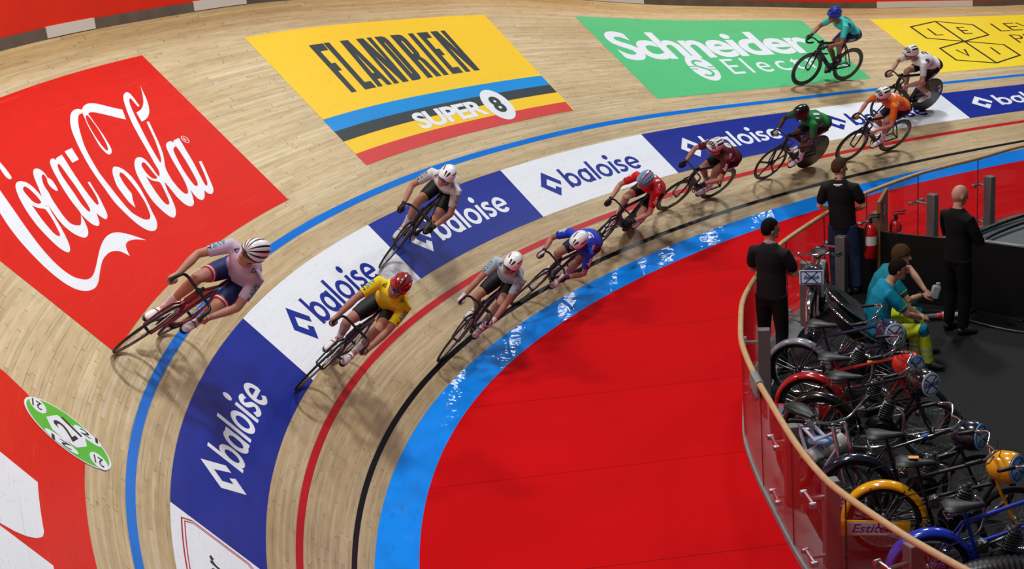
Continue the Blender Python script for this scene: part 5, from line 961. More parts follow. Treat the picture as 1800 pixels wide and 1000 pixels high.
# ================================================================ staff inside the barrier
def figure(root,J,skinc,top,topc,bottomc,hair='2A1E16',sleeve=.62,shoes='141416',bald=False,trim=None,k=1.0,pattern=None,lanyard=None,hand_mode=None,hairstyle='short',beltc=None,hands=None,back_text=None,loose=1.0,glasses=False,ear=True):
    Y=J.get('Y',A_(0,1,0)); SK=skin(skinc); H=J['H']; sp=J['spine']; sh,el,wr,hp,kn,an,td=[J[x] for x in ('sh','el','wr','hip','kn','an','toe')]; nk=J['nk']; HC,f,l,u=J['head']
    b=MB(); fm=MB()
    b.tube([p for p,_,_ in sp]+[nk],[d for _,_,d in sp]+[.05],n=16,side=J.get('sides',Y),ry=[w_ for _,w_,_ in sp]+[.055],round_=True)
    b.tube([sp[-1][0],nk,lerp(nk,HC,.65)],[.06,.056,.053],n=10); add_head(b,HC,f,l,u,1.0)
    for s in (1,-1):
        b.tube([sh[s]*1.0,lerp(sh[s],el[s],.5),el[s],lerp(el[s],wr[s],.35),wr[s]],[.048,.045,.038,.041,.027],n=12,round_=True)
        b.tube([hp[s],lerp(hp[s],kn[s],.5),kn[s],lerp(kn[s],an[s],.3),an[s],an[s]+td[s]*.06-A_(0,0,.04)],[.085,.075,.053,.055,.034,.03],n=12,round_=True)
        d,pn,ts,cu=J['hands'][s]; relaxed_hand(b,fm,wr[s],d,pn,ts,1.0,cu)
    me=remesh(b,'body',[SK,EYE(),LIP()],.0095,2); zone(me,face_zones(HC,f,l,u,1,1,2)); append(me,fm); child('body',me,root)
    TMt=mat('top_'+topc,topc,rough=.75,spec=.2,noise=.2,nscale=9)
    t=MB(); t.tube([p for p,_,_ in sp]+[lerp(sp[-1][0],nk,.75)],[d+.020 for _,_,d in sp]+[.072],n=18,side=J.get('sides',Y),ry=[w_+.020 for _,w_,_ in sp]+[.074])
    for s in (1,-1):
        if sleeve<1: e=lerp(sh[s],el[s],sleeve); t.tube([lerp(sh[s],sp[-2][0],.45),sh[s],lerp(sh[s],el[s],.3),e],[.066,.073,.072,.068],n=14,round_=True)
        else: t.tube([lerp(sh[s],sp[-2][0],.45),sh[s],lerp(sh[s],el[s],.5),el[s],lerp(el[s],wr[s],.5),lerp(el[s],wr[s],.93)],[.066,.074,.068,.060,.054,.042],n=14,round_=True)
    tm=remesh(t,top,TMt,.010,2); to=child(top,tm,root)
    if trim:
        mb=MB()
        for s in (1,-1): mb.tube([lerp(sh[s],el[s],sleeve-.03),lerp(sh[s],el[s],sleeve+.03)],[.0665,.0655],n=14)
        child('sleeve_trim',mb.mesh2('trim',mat('trim_'+trim,trim,rough=.7),rad(60)),to)
    if back_text: decal(tm,'back_print',join2(rect2(-.055,.055,.0,.012),rect2(-.03,.03,-.012,-.004)),sp[-1][0]-J['fw']*.1-A_(0,0,.02),-J['fw'],A_(0,0,1),mat('print_F0F0F0','F0F0F0',rough=.6),to)
    q=MB(); q.tube([p for p,_,_ in sp[:2]],[sp[0][2]+.016,sp[1][2]+.010],n=16,side=J.get('sides',Y)[:2] if 'sides' in J else Y,ry=[sp[0][1]+.016,sp[1][1]+.010],round_=True)
    for s in (1,-1): q.tube([hp[s],lerp(hp[s],kn[s],.5),kn[s],lerp(kn[s],an[s],.5),lerp(kn[s],an[s],1.0)],[.102,.092*loose,.075*loose,.068*loose,.062*loose],n=14)
    mats=[mat('trousers_'+bottomc,bottomc,rough=.8,spec=.2,noise=.25,nscale=8)]
    if pattern: mats+=[mat('trousers_'+c,c,rough=.7,noise=.15,nscale=8) for c in pattern[0]]
    qm=remesh(q,'trousers',mats,.010,2)
    if pattern: zone(qm,[(c if not callable(c) else c(J),np.eye(3),r,sl) for c,r,sl in pattern[1]])
    qo=child('trousers',qm,root)
    for s in (1,-1):
        a0=an[s]-td[s]*.07-A_(0,0,.045); mb=MB(); P=[a0,a0+td[s]*.03,a0+td[s]*.12-A_(0,0,.006),a0+td[s]*.20-A_(0,0,.018),a0+td[s]*.26-A_(0,0,.024)]
        mb.tube(P,[.034,.046,.040,.030,.014],n=12,side=np.cross(A_(0,0,1),td[s]),ry=[.026,.040,.042,.046,.022]); child('shoe',remesh(mb,'shoe',mat('shoes_'+shoes,shoes,rough=.5),.008,1),root)
    if not bald:
        HM=mat('hair_'+hair,hair,rough=.8,spec=.08,noise=.5,nscale=40); R=np.stack([f,l,u],1); mb=MB()
        def cap(V):
            keep=V.copy(); return keep
        nu,nv=26,14; V=[];F=[]
        for j in range(nv+1):
            ph=j/nv
            for i in range(nu):
                th=2*math.pi*i/nu; fx=math.cos(th)
                lim=rad(62+ 58*max(0,-fx)**.7 + (abs(math.sin(th))**2)*26*(1 if fx<.3 else .3)) if hairstyle!='long' else rad(72+60*max(0,-fx)**.6+abs(math.sin(th))*22)
                p=ph*lim; bump=1+.02*math.sin(7*th+3*ph)+.015*math.sin(13*th-5*ph); ex=.010 if hairstyle=='short' else .020
                V.append(HC+u*.012+(f*math.sin(p)*math.cos(th)*(.096+ex)+l*math.sin(p)*math.sin(th)*(.077+ex)+u*math.cos(p)*(.108+ex))*bump)
        F=[(j*nu+i,(j+1)*nu+i,(j+1)*nu+(i+1)%nu,j*nu+(i+1)%nu) for j in range(nv) for i in range(nu)]
        mb.add(V,F); ho=child('hair',mb.mesh2('hair',HM,rad(60)),root); sd=ho.modifiers.new('t','SOLIDIFY'); sd.thickness=.008; sd.offset=-1
    if lanyard:
        mb=MB(); mb.tube(catmull([nk+f*.10-u*.12,nk+l*.06+f*.03+u*.0,nk-f*.062+u*.012,nk-l*.06+f*.03,nk+f*.10-u*.12],6),.004,n=6,side=u,ry=.010); child('lanyard',mb.mesh2('lanyard',mat('lanyard_'+lanyard,lanyard,rough=.6),rad(60)),root)
    if glasses:
        mb=MB()
        for s in (1,-1): mb.torus(HC+f*.096+l*s*.034+u*.010,f,.024,.0022,n=20,k=5); mb.tube([HC+f*.093+l*s*.058+u*.012,HC+l*s*.079+u*.008],.0022,n=5)
        mb.tube([HC+f*.098+l*.01+u*.012,HC+f*.098-l*.01+u*.012],.0022,n=5); child('glasses',mb.mesh2('glasses',mat('sole_dark','1C1C1E'),rad(60)),root)
def headframe(yaw,pitch):
    y,p=rad(yaw),rad(pitch); f=A_(math.cos(p)*math.cos(y),math.cos(p)*math.sin(y),math.sin(p)); u=unit(A_(0,0,1)-f*f[2]); return f,np.cross(u,f),u
def standing(k=1.0,yaw=0,pitch=0,arms='folded',stance=.11):
    J={}; z=lambda v:v*k; H=A_(0,0,z(.96)); J['H']=H; J['fw']=A_(1,0,0)
    J['spine']=[(A_(0,0,z(.88)),.158*k,.110*k),(A_(.01,0,z(1.04)),.152*k,.108*k),(A_(.015,0,z(1.20)),.150*k,.105*k),(A_(.01,0,z(1.34)),.168*k,.112*k),(A_(-.005,0,z(1.44)),.150*k,.090*k),(A_(-.008,0,z(1.495)),.095*k,.068*k)]
    J['nk']=A_(-.005,0,z(1.535)); f,l,u=headframe(yaw,pitch); J['head']=(A_(.02,0,z(1.67)),f,l,u)
    J['sh']={s:A_(-.01,s*.190*k,z(1.41)) for s in (1,-1)}; J['hip']={s:A_(0,s*.088,z(.92)) for s in (1,-1)}
    J['kn']={s:A_(.02,s*stance,z(.50)) for s in (1,-1)}; J['an']={s:A_(-.02,s*(stance+.01),.095) for s in (1,-1)}
    J['toe']={s:unit(A_(1,s*.25,0)) for s in (1,-1)}
    if arms=='folded':
        J['el']={1:A_(.07,.275*k,z(1.16)),-1:A_(.07,-.275*k,z(1.16))}; J['wr']={1:A_(.215,.03,z(1.20)),-1:A_(.235,-.03,z(1.15))}
        J['hands']={1:(A_(-.25,-1,.1),A_(-1,0,0),1,.35),-1:(A_(-.3,1,.15),A_(-1,0,0),-1,.35)}
    else:
        J['el']={1:A_(.0,.285*k,z(1.17)),-1:A_(.0,-.285*k,z(1.17))}; J['wr']={1:A_(.20,.10,z(1.06)),-1:A_(.20,-.10,z(1.06))}
        J['hands']={s:(A_(.3,-s*.9,-.1),A_(-1,0,0),s,.5) for s in (1,-1)}
    return J
def stand(x,y,facing,lb,J,tilt=0,**k):
    r=empty('person',lb,'person',Matrix.Translation((x,y,.006))@Matrix.Rotation(rad(tilt),4,'Y')@Matrix.Rotation(rad(facing),4,'Z')); figure(r,J,**k); return r
stand(2.88,15.16,52,'person in black T-shirt and black trousers with lanyard, arms folded, beside the chrome motor bike',standing(1.0,-42,4),skinc='B98B74',top='shirt',topc='16171C',bottomc='101014',hair='17110E',lanyard='AEB6D2',glasses=True)
stand(4.34,17.62,62,'person in black T-shirt and blue jeans standing at the handrail',standing(1.0,-48,-3,'front',.13),tilt=-3,skinc='C4917A',top='shirt',topc='111114',bottomc='22304E',hair='4A3524',lanyard='2A2A30',hairstyle='short',back_text='-',loose=1.05)
stand(5.20,15.86,25,'bald person in black jacket and black trousers, arms folded, beside the black screen',standing(1.0,-12,-6),skinc='C9907E',top='jacket',topc='0A0A0C',bottomc='060607',sleeve=1.0,bald=True)
def seated(lean=38,yaw=0,pitch=0,arm='clasp',k=1.0):
    J={}; H=A_(0,0,.47); t=rad(lean); ax=A_(math.sin(t),0,math.cos(t)); n_=A_(-math.cos(t),0,math.sin(t)); J['H']=H; J['fw']=A_(1,0,0)
    J['spine']=[(H-ax*.02,.165,.11),(H+ax*.12+n_*.02,.155,.105),(H+ax*.26+n_*.045,.152,.11),(H+ax*.40+n_*.035,.168,.112),(H+ax*.50+n_*.01,.145,.088)]
    J['nk']=H+ax*.575+A_(.02,0,0); f,l,u=headframe(yaw,pitch); J['head']=(J['nk']+A_(.075,0,.125),f,l,u)
    S=H+ax*.475+n_*.012; J['sh']={s:S+A_(0,s*.19,0) for s in (1,-1)}; J['hip']={s:A_(.02,s*.10,.45) for s in (1,-1)}
    J['kn']={s:A_(.45,s*.17,.50) for s in (1,-1)}; J['an']={s:A_(.46+(.05 if s<0 else -.02),s*.15,.10) for s in (1,-1)}; J['toe']={s:unit(A_(1,s*.15,0)) for s in (1,-1)}
    if arm=='clasp':
        J['wr']={1:A_(.46,.06,.60),-1:A_(.46,-.06,.59)}; J['el']={s:ik(J['sh'][s],J['wr'][s],.30,.27,A_(-.2,s*.8,-.4)) for s in (1,-1)}
        J['hands']={s:(A_(.5,-s*.75,-.2),A_(-.2,0,-1),s,.7) for s in (1,-1)}
    else:
        J['wr']={1:A_(.56,.02,.70),-1:A_(.50,-.10,.68)}; J['el']={1:A_(.44,.30,.88),-1:ik(J['sh'][-1],J['wr'][-1],.30,.27,A_(-.2,-.8,-.4))}
        J['hands']={1:(A_(.5,-.4,-.5),A_(0,0,-1),1,.6),-1:(A_(.8,.4,-.1),A_(0,.4,-1),-1,.7)}
    return J
def zones(seg):
    out=[]
    return out
HV='D8E81A'; TEAL='0E6E86'
def hv(J):
    z=[]
    for s in (1,-1):
        h,kq,a=J['hip'][s],J['kn'][s],J['an'][s]
        z+= [(lerp(h,kq,.40),(.13,.10,.12),1),(lerp(h,kq,.72),(.12,.095,.12),1),(kq+A_(.06,s*.03,-.02),(.09,.12,.10),0),(lerp(kq,a,.45),(.13,.13,.14),1),(lerp(kq,a,.62),(.13,.13,.022),2),(lerp(kq,a,.9),(.13,.13,.06),1),(lerp(kq,a,.80),(.13,.13,.02),2)]
    return z
J1=seated(12,-4,-2); J2=seated(20,-28,4,'reach')
m1=stand(4.02,14.93,-2,'seated person in plain teal polo shirt and yellow and teal trousers, hands clasped',J1,skinc='B5836C',top='polo_shirt',topc='0B86A6',bottomc=TEAL,pattern=([HV,'B9BCBC'],hv(J1)),hair='1C1512',trim=HV,shoes='101012')
m2=stand(4.14,15.50,-6,'seated person in teal and yellow shirt with tousled brown hair, holding grey pouch',J2,skinc='C08E76',top='polo_shirt',topc='0A7C8E',bottomc=TEAL,pattern=([HV,'B9BCBC'],hv(J2)),hair='4E3724',hairstyle='long',trim=HV,shoes='101012')
# grey pouch in the second medic's hands
M2=m2.matrix_world; o=empty('pouch','small grey plastic pouch held by the seated person with brown hair','pouch',M2@Matrix.Translation((.67,-.02,.68)))
mb=MB(); mb.box((0,0,0),(.10,.06,.17),R=np.array(Matrix.Rotation(rad(12),3,'Y')),bev=.02); mb.box((.03,.0,.095),(.05,.02,.04),bev=.008); x=mb.build('bag',mat('pouch_grey','A9ABAF',rough=.55,noise=.3,nscale=20)); x.parent=o
mb=MB(); mb.torus((.48,-.102,.68),(.8,.4,-.1),.036,.008,n=20,k=6); x=mb.build('wristwatch',KB); x.parent=m2
mb=MB(); mb.torus((.445,-.072,.59),(.6,.5,-.2),.036,.006,n=20,k=6); x=mb.build('wristband',mat('band_yellow','E0D060',rough=.6)); x.parent=m1
# dish-shaped folding chairs
CHR=mat('chrome','D6D8DC',rough=.12,metal=1)
def dish_chair(x,y,facing,lb):
    t=empty('folding_chair',lb,'chair',Matrix.Translation((x,y,.006))@Matrix.Rotation(rad(facing),4,'Z'),group='dish-shaped folding chairs')
    ax=unit(A_(.62,0,.78)); c=A_(-.14,0,.56); Bq=A_(0,1,0); N=unit(np.cross(Bq,ax)); R_=.37
    mb=MB(); V=[];F=[]; nr,na=7,28
    for i in range(nr+1):
        r=R_*i/nr; dp=-.17*(1-(i/nr)**2)
        for j in range(na): a=2*math.pi*j/na; V.append(c+ax*dp+N*r*math.cos(a)+Bq*r*math.sin(a))
    F=[(i*na+j,(i+1)*na+j,(i+1)*na+(j+1)%na,i*na+(j+1)%na) for i in range(nr) for j in range(na)]
    mb.add(V,F); so=child('seat',mb.mesh2('seat',mat('chair_fabric','121215',rough=.8,noise=.3,nscale=20),rad(60)),t); sd=so.modifiers.new('t','SOLIDIFY'); sd.thickness=.012
    mb=MB(); mb.torus(c,ax,R_,.012,n=44,k=8); rim=child('rim',mb.mesh2('rim',CHR,rad(60)),t)
    mb=MB()
    for j in range(60): a=2*math.pi*j/60; p=c+R_*(N*math.cos(a)+Bq*math.sin(a)); d=unit(-N*math.sin(a)+Bq*math.cos(a)); mb.torus(p,unit(d+ax*.6),.0145,.0035,n=10,k=4)
    child('rim_lacing',mb.mesh2('lacing',mat('lacing_black','0D0D0F',rough=.7),rad(60)),rim)
    for s in (1,-1):
        mb=MB(); mb.tube([c+Bq*s*.31+N*(-.20),A_(.30,s*.26,.012)],.010,n=8); child('leg',mb.mesh2('leg',CHR,rad(60)),t)
        mb=MB(); mb.tube([c+Bq*s*.30+N*.21,A_(-.36,s*.26,.012)],.010,n=8); child('leg',mb.mesh2('leg',CHR,rad(60)),t)
        mb=MB(); mb.tube([A_(.30,s*.26,.012),A_(-.20,s*.12,.30),A_(-.36,s*.26,.012)],.008,n=8); child('brace',mb.mesh2('brace',CHR,rad(60)),t)
dish_chair(3.92,14.96,-2,'black dish folding chair with laced chrome rim under the plain teal shirt'); dish_chair(4.02,15.54,-6,'black dish folding chair with laced chrome rim under the brown-haired sitter')
# ================================================================ motor-pacing bikes parked inside the barrier
IRON=mat('engine_dark','1A1C1E',rough=.45,metal=.7,noise=.4,nscale=30); ALU=mat('engine_alloy','6F7274',rough=.4,metal=.9,noise=.3,nscale=25); LEA=mat('saddle_leather','0E0E10',rough=.45); RUB=mat('tyre_black','101011',rough=.7)
PLW=mat('plate_pale','C9D4E6',rough=.4); PLB=mat('plate_blue','7FB2E2',rough=.4); PLI=mat('plate_ink','23307A',rough=.5)
def script_text(body): return text2(body,.012,shear=.35)
def motor_bike(R,F,paint,lb,fender=None,drum=None,plate=PLB,drum_yaw=-38,side_plate=True,fend=None,hide_drum=False,steer=0,word='Estitch',muffler=False,tape=None,bar_color=None,plate_shape='round',z0=.006):
    R=A_(*R,z0); F=A_(*F,z0); d=unit(F-R); WB=1.06; M=mat4(R,d,np.cross(A_(0,0,1),d),(0,0,1)); t=empty('motor_bike',lb,'motor bike',M,group='motor pacing bikes behind the glass')
    PM=mat('enamel_'+paint,paint,rough=.2,coat=.7,spec=.5); FM=mat('enamel_'+(fend or paint),fend or paint,rough=.2,coat=.7); DM=mat('enamel_'+(drum or paint),drum or paint,rough=.2,coat=.7); r0=.315
    def ch(n,mb,m,a=45,p=t): return child(n,mb.mesh2(n,m,rad(a)),p)
    for nm,c,yw in (('rear_wheel',A_(0,0,r0),0),('front_wheel',A_(WB,0,r0),steer)):
        Rz=np.array(Matrix.Rotation(rad(yw),3,'Z')); ax=Rz@A_(0,1,0)
        mb=MB(); mb.torus(c,ax,r0-.027,.027,n=48,k=10); w=ch(nm,mb,RUB)
        mb=MB(); mb.torus(c,ax,r0-.056,.009,n=48,k=8,ry=.017); ch('rim',mb,CHR,60,w)
        mb=MB(); u0=Rz@A_(1,0,0)
        for q in range(28):
            a=2*math.pi*q/28; b=a+(.45 if q%2 else -.45); s=.03 if (q//2)%2 else -.03
            mb.tube([c+ax*s+.028*(u0*math.cos(b)+A_(0,0,1)*math.sin(b)),c+(r0-.06)*(u0*math.cos(a)+A_(0,0,1)*math.sin(a))],.0018,n=4,caps=False)
        ch('spokes',mb,STEEL,60,w); mb=MB(); mb.lathe(c-ax*.06,ax,[(0,0),(0,.012),(.015,.03),(.03,.022),(.09,.022),(.105,.03),(.12,.012),(.12,0)],14); ch('hub',mb,ALU,40,w)
    # rear mudguard with its stays
    c=A_(0,0,r0); a=np.radians(np.linspace(-12,208,34)); P=[c+(r0+.032)*A_(-math.cos(x)*-1 if False else math.cos(x),0,math.sin(x)) for x in a]
    mb=MB(); V=[];Fq=[]; prof=[(-.062,-.038),(-.056,-.012),(-.034,.004),(0,.009),(.034,.004),(.056,-.012),(.062,-.038)]
    for x in a:
        for y,dz in prof: V.append(c+(r0+.034+dz)*A_(math.cos(x),0,math.sin(x))+A_(0,y,0))
    k=len(prof); Fq=[(i*k+j,(i+1)*k+j,(i+1)*k+j+1,i*k+j+1) for i in range(len(a)-1) for j in range(k-1)]
    mb.add(V,Fq); mg=ch('rear_mudguard',mb,FM,60); sd=mg.modifiers.new('t','SOLIDIFY'); sd.thickness=.006
    mb=MB()
    for s in (1,-1):
        for q in (60,110,165): mb.tube([c+A_(0,s*.07,0),c+(r0+.02)*A_(math.cos(rad(q)),0,math.sin(rad(q)))+A_(0,s*.058,0)],.005,n=6)
    ch('mudguard_stays',mb,IRON)
    if side_plate:
        mb=MB(); mb.box((-.09,-.085,.27),(.60,.012,.15),bev=.004); mb.box((-.36,-.075,.24),(.03,.03,.16),bev=.006); sp_=ch('side_plate',mb,PM)
        mb=MB(); mb.box((-.10,-.093,.27),(.40,.004,.115)); s2=ch('sign',mb,PLW,40,sp_)
        V,Fq=text2(word,.02,box=(-.17,.17,-.036,.044),shear=.3); mb=MB(); mb.add([(-.10+x,-.0965,.27+y) for x,y in V],Fq); ch('sign_lettering',mb,PLI,60,sp_)
    # frame
    HTt=A_(.84,0,.90); HTb=A_(.89,0,.66); SC=A_(.26,0,.70); BBk=A_(.40,0,.27)
    mb=MB(); 
    for pts,r in (([SC,HTt+A_(0,0,-.03)],.017),([SC+A_(.05,0,-.20),HTb],.015),([HTb,BBk+A_(.24,0,-.06),BBk],.016),([SC+A_(0,0,.12),BBk],.017),([HTt,HTb],.024)): mb.tube(pts,r,n=10)
    for s in (1,-1): mb.tube([SC+A_(0,s*.02,0),A_(.02,s*.075,r0+.0)],.010,n=8); mb.tube([BBk+A_(0,s*.03,0),A_(0,s*.075,r0)],.012,n=8)
    ch('frame',mb,PM)
    if tape: mb=MB(); mb.cyl(lerp(SC,HTt,.55),lerp(SC,HTt,.62),.019,n=10); ch('tape_band',mb,mat('tape_'+tape,tape,rough=.6))
    # fork and handlebar
    Rz=Matrix.Translation((WB,0,0))@Matrix.Rotation(rad(steer),4,'Z')@Matrix.Translation((-WB,0,0)); Rn=np.array(Rz); X=lambda p:(Rn[:3,:3]@np.asarray(p,float))+Rn[:3,3]
    mb=MB()
    for s in (1,-1): mb.tube([X((.88,s*.05,.76)),X((.93,s*.062,.60)),X((1.00,s*.062,.42)),X((WB,s*.062,r0))],[.014,.014,.012,.010],n=8)
    mb.box(X((.88,0,.77)),(.06,.13,.03),bev=.006); ch('fork',mb,PM)
    mb=MB(); mb.tube([X((.84,0,.92)),X((.825,0,1.0))],.014,n=8); hbp=[X(p) for p in ((.825,0,1.0),(.85,.10,1.02),(.85,.20,1.03),(.77,.28,1.0),(.64,.30,.97))]; P1=catmull(hbp,5); P2=catmull([X((p[0],-p[1],p[2])) for p in ((.825,0,1.0),(.85,.10,1.02),(.85,.20,1.03),(.77,.28,1.0),(.64,.30,.97))],5); mb.tube(np.vstack([P1[::-1],P2[1:]]),.0115,n=8); hb=ch('handlebar',mb,CHR,60)
    for Q,s in ((P1,1),(P2,-1)):
        mb=MB(); mb.tube([Q[-1]+(Q[-1]-Q[-4])*.1,Q[-5]],.0185,n=10,round_=True); ch('grip',mb,KB,60,hb)
        mb=MB(); mb.tube([Q[-9]+A_(.02,0,-.01),Q[-6]+A_(.035,s*.02,-.02),Q[-2]+A_(.03,s*.03,-.015)],[.008,.006,.005],n=6); ch('brake_lever',mb,CHR,60,hb)
        mb=MB(); mb.tube(catmull([Q[-9],Q[-9]+A_(.08,-s*.06,.02),A_(.90,s*.02,.86),A_(.84,0,.62)],5),.0045,n=5); ch('control_cable',mb,BLKR,60,hb)
    # fuel drum with its emblem plate
    if not hide_drum:
        yv=rad(drum_yaw); ax=unit(A_(math.cos(yv),math.sin(yv),.10)); dc=A_(.96,-.02,.82) if plate_shape=='round' else A_(.98,0,.80)
        mb=MB(); mb.lathe(dc-ax*.13,ax,[(0,0),(0,.06),(.02,.10),(.06,.128),(.18,.135),(.225,.128),(.24,.122),(.24,0)],28); dr=ch('fuel_drum',mb,DM,35)
        pc=dc+ax*.113; N=unit(np.cross(A_(0,0,1),ax)); Uq=np.cross(ax,N); mb=MB()
        if plate_shape=='round': mb.lathe(pc,ax,[(0,0),(0,.115),(.006,.115),(.008,.11),(.008,0)],32)
        else: mb.box(pc+ax*.006,(.012,.28,.17),R=np.stack([ax,N,Uq],1),bev=.004)
        pl=ch('emblem_plate',mb,plate if plate_shape=='round' else PLW,30,dr)
        def onplate(VF,nm,m,off):
            V,Fq=VF; mb=MB(); mb.add([pc+ax*off+N*x+Uq*y for x,y in V],Fq); ch(nm,mb,m,60,pl)
        onplate(join2(stroke2([(-.075,-.07),(.075,.07)],.013),stroke2([(-.075,.07),(.075,-.07)],.013),ring2((0,0),.098,.098,.008) if plate_shape=='round' else stroke2([(-.12,-.07),(.12,-.07),(.12,.07),(-.12,.07)],.012,True)),'emblem',PLI,.0095 if plate_shape=='round' else .0135)
        onplate(text2(word,.025,box=(-.088,.088,-.020,.026),shear=.3),'emblem_lettering',(PLI if plate is PLW or plate_shape!='round' else mat('plate_white','EEF2F8',rough=.5)),.0105 if plate_shape=='round' else .0145)
    # saddle
    mb=MB(); mb.tube([(.10,0,.845),(.14,0,.855),(.22,0,.85),(.32,0,.842),(.40,0,.84),(.425,0,.835)],[.022,.032,.030,.024,.022,.012],n=12,side=(0,1,0),ry=[.085,.115,.105,.055,.032,.016]); sa=ch('seat',mb,LEA,60)
    mb=MB()
    for s in (1,-1):
        hlx=[A_(.14+.020*math.cos(x),s*.06+.020*math.sin(x),.765+.008*x/1.6) for x in np.linspace(0,14,40)]; mb.tube(hlx,.0035,n=5)
    mb.tube([(.12,.07,.765),(.12,-.07,.765)],.006,n=6); mb.tube([(.12,0,.765),(.30,0,.78),(.40,0,.815)],.006,n=6); ch('seat_springs',mb,CHR,60,sa)
    # engine
    e=A_(.57,0,.34); mb=MB(); mb.ell(e,(.14,.075,.115),nu=18,nv=12); mb.lathe(e-A_(-.02,.11,0),(0,1,0),[(0,0),(0,.075),(.02,.09),(.05,.09),(.17,.085),(.20,.07),(.20,0)],22); ch('crankcase',mb,IRON)
    mb=MB(); axc=unit(A_(.35,0,.94))
    for q in range(7): mb.box(e+axc*(.125+.024*q),(.135-.006*abs(q-3),.13,.010),R=np.stack([np.cross(A_(0,1,0),axc),A_(0,1,0),axc],1),bev=.003)
    mb.cyl(e+axc*.10,e+axc*.30,.045,n=14); mb.cyl(e+axc*.29,e+axc*.34,.02,n=8); ch('cylinder_fins',mb,ALU)
    mb=MB(); mb.box(e+A_(-.17,-.02,.15),(.09,.07,.10),bev=.012); mb.lathe(e+A_(-.16,-.07,.17),(0,1,0),[(0,0),(0,.03),(.04,.035),(.1,.03),(.1,0)],14); mb.tube(catmull([e+A_(-.12,0,.16),e+A_(-.02,-.02,.2),e+A_(.04,0,.22)],4),.016,n=8); ch('carburettor',mb,ALU)
    mb=MB(); mb.tube(catmull([e+axc*.22+A_(.06,-.02,0),e+A_(.22,-.05,.16),e+A_(.20,-.09,-.06),e+A_(.0,-.11,-.17),e+A_(-.3,-.12,-.17),e+A_(-.55,-.12,-.12)],6),[.016]*25+[.016]*6,n=10) ; ch('exhaust_pipe',mb,CHR,60)
    # long control rods and chain drive
    mb=MB(); mb.tube([(.12,-.10,.56),(.86,-.06,.80)],.005,n=6); mb.tube([(.02,-.09,.36),(.82,-.07,.74)],.004,n=6); ch('control_rod',mb,IRON,60)
    mb=MB(); cc=BBk+A_(0,-.10,0); mb.torus(cc,(0,1,0),.115,.006,n=36,k=6,ry=.004)
    for q in range(5): a=q*1.2566; mb.tube([cc,cc+.112*A_(math.cos(a),0,math.sin(a))],.008,n=5)
    ck=ch('crankset',mb,CHR)
    mb=MB(); mb.tube([cc-A_(0,.02,0),cc+A_(.10,-.03,-.13)],[.014,.010],n=8); mb.box(cc+A_(.10,-.08,-.13),(.09,.09,.022),bev=.005); ch('crank_arm',mb,CHR,45,ck)
    mb=MB(); mb.tube([cc+A_(0,.2,0),cc+A_(-.10,.23,.13)],[.014,.010],n=8); mb.box(cc+A_(-.10,.28,.13),(.09,.09,.022),bev=.005); ch('crank_arm',mb,CHR,45,ck)
    mb=MB(); mb.tube([cc+A_(0,0,.115),(0,-.10,r0+.05)],.006,n=5); mb.tube([cc-A_(0,0,.115),(0,-.10,r0-.05)],.006,n=5); mb.torus((0,-.10,r0),(0,1,0),.05,.006,n=18,k=5); ch('chain',mb,IRON,60)
    # stand
    mb=MB()
    mb.tube([BBk+A_(-.08,.05,-.05),A_(.30,.16,.012)],.010,n=8); mb.tube([BBk+A_(-.08,-.05,-.05),A_(.30,-.16,.012)],.010,n=8); mb.tube([BBk+A_(-.08,.05,-.05),BBk+A_(-.08,-.05,-.05)],.010,n=8)
    ch('stand',mb,STEEL,60)
    if muffler:
        pass
    return t
BIKES=[((3.00,14.36),(4.06,13.86),'20224A','navy motor bike with silver grey mudguard beneath the seated people',dict(fend='8C8E98',drum='20224A',plate=PLW,side_plate=False,drum_yaw=-50)),
 ((2.90,13.38),(4.02,12.92),'B01418','red motor bike with red drum and red mudguard',dict(tape='D8B02A',drum='D8241A')),
 ((2.88,12.86),(3.98,12.48),'0E0E10','black motor bike with large bare front wheel, second after the red one',dict(plate=PLW,drum_yaw=-42,side_plate=False)),
 ((2.86,11.42),(4.02,11.28),'10142C','dark navy motor bike with pale blue round plate beside the yellow one',dict(plate=PLB,tape='2A6AC0')),
 ((2.96,10.86),(4.13,10.60),'F2A80A','yellow motor bike with yellow drum and mudguard',dict(plate=PLB)),
 ((3.08,9.98),(4.28,9.96),'1434B4','bright blue motor bike nearest the bottom of the barrier',dict(plate=PLB,side_plate=False)),
 ((3.86,16.98),(3.47,15.86),'BFC2C6','chrome motor bike with rectangular plate, front wheel facing outwards by grey post',dict(fend='C9CCD0',drum='3A3A3E',plate_shape='rect',drum_yaw=4,side_plate=False)),
]
for R,F,c,lb,k in BIKES:
    if c=='F2A80A': k=dict(k); 
    t=motor_bike(R,F,c,lb,**k)
    if c=='F2A80A':
        # the yellow bike's frame tubes are black, its fork yellow
        for o in t.children:
            if o.name.startswith('frame'): o.data.materials[0]=KB
        mb=MB(); mb.box((.24,0,.888),(.085,.05,.008),bev=.002); o=child('seat_label',mb.mesh2('seat_label',mat('label_orange','E89A3A',rough=.5),rad(40)),t)
    if c=='BFC2C6':
        mb=MB(); cc=A_(1.06,0,.315); a=np.radians(np.linspace(-25,125,20)); V=[];k2=5
        for x in a:
            for y,dz in ((-.05,-.03),(-.035,-.004),(0,.006),(.035,-.004),(.05,-.03)): V.append(cc+(.35+dz)*A_(math.cos(x),0,math.sin(x))+A_(0,y,0))
        mb.add(V,[(i*k2+j,(i+1)*k2+j,(i+1)*k2+j+1,i*k2+j+1) for i in range(19) for j in range(4)]); o=child('front_mudguard',mb.mesh2('fm',CHR,rad(60)),t); sd=o.modifiers.new('t','SOLIDIFY'); sd.thickness=.005
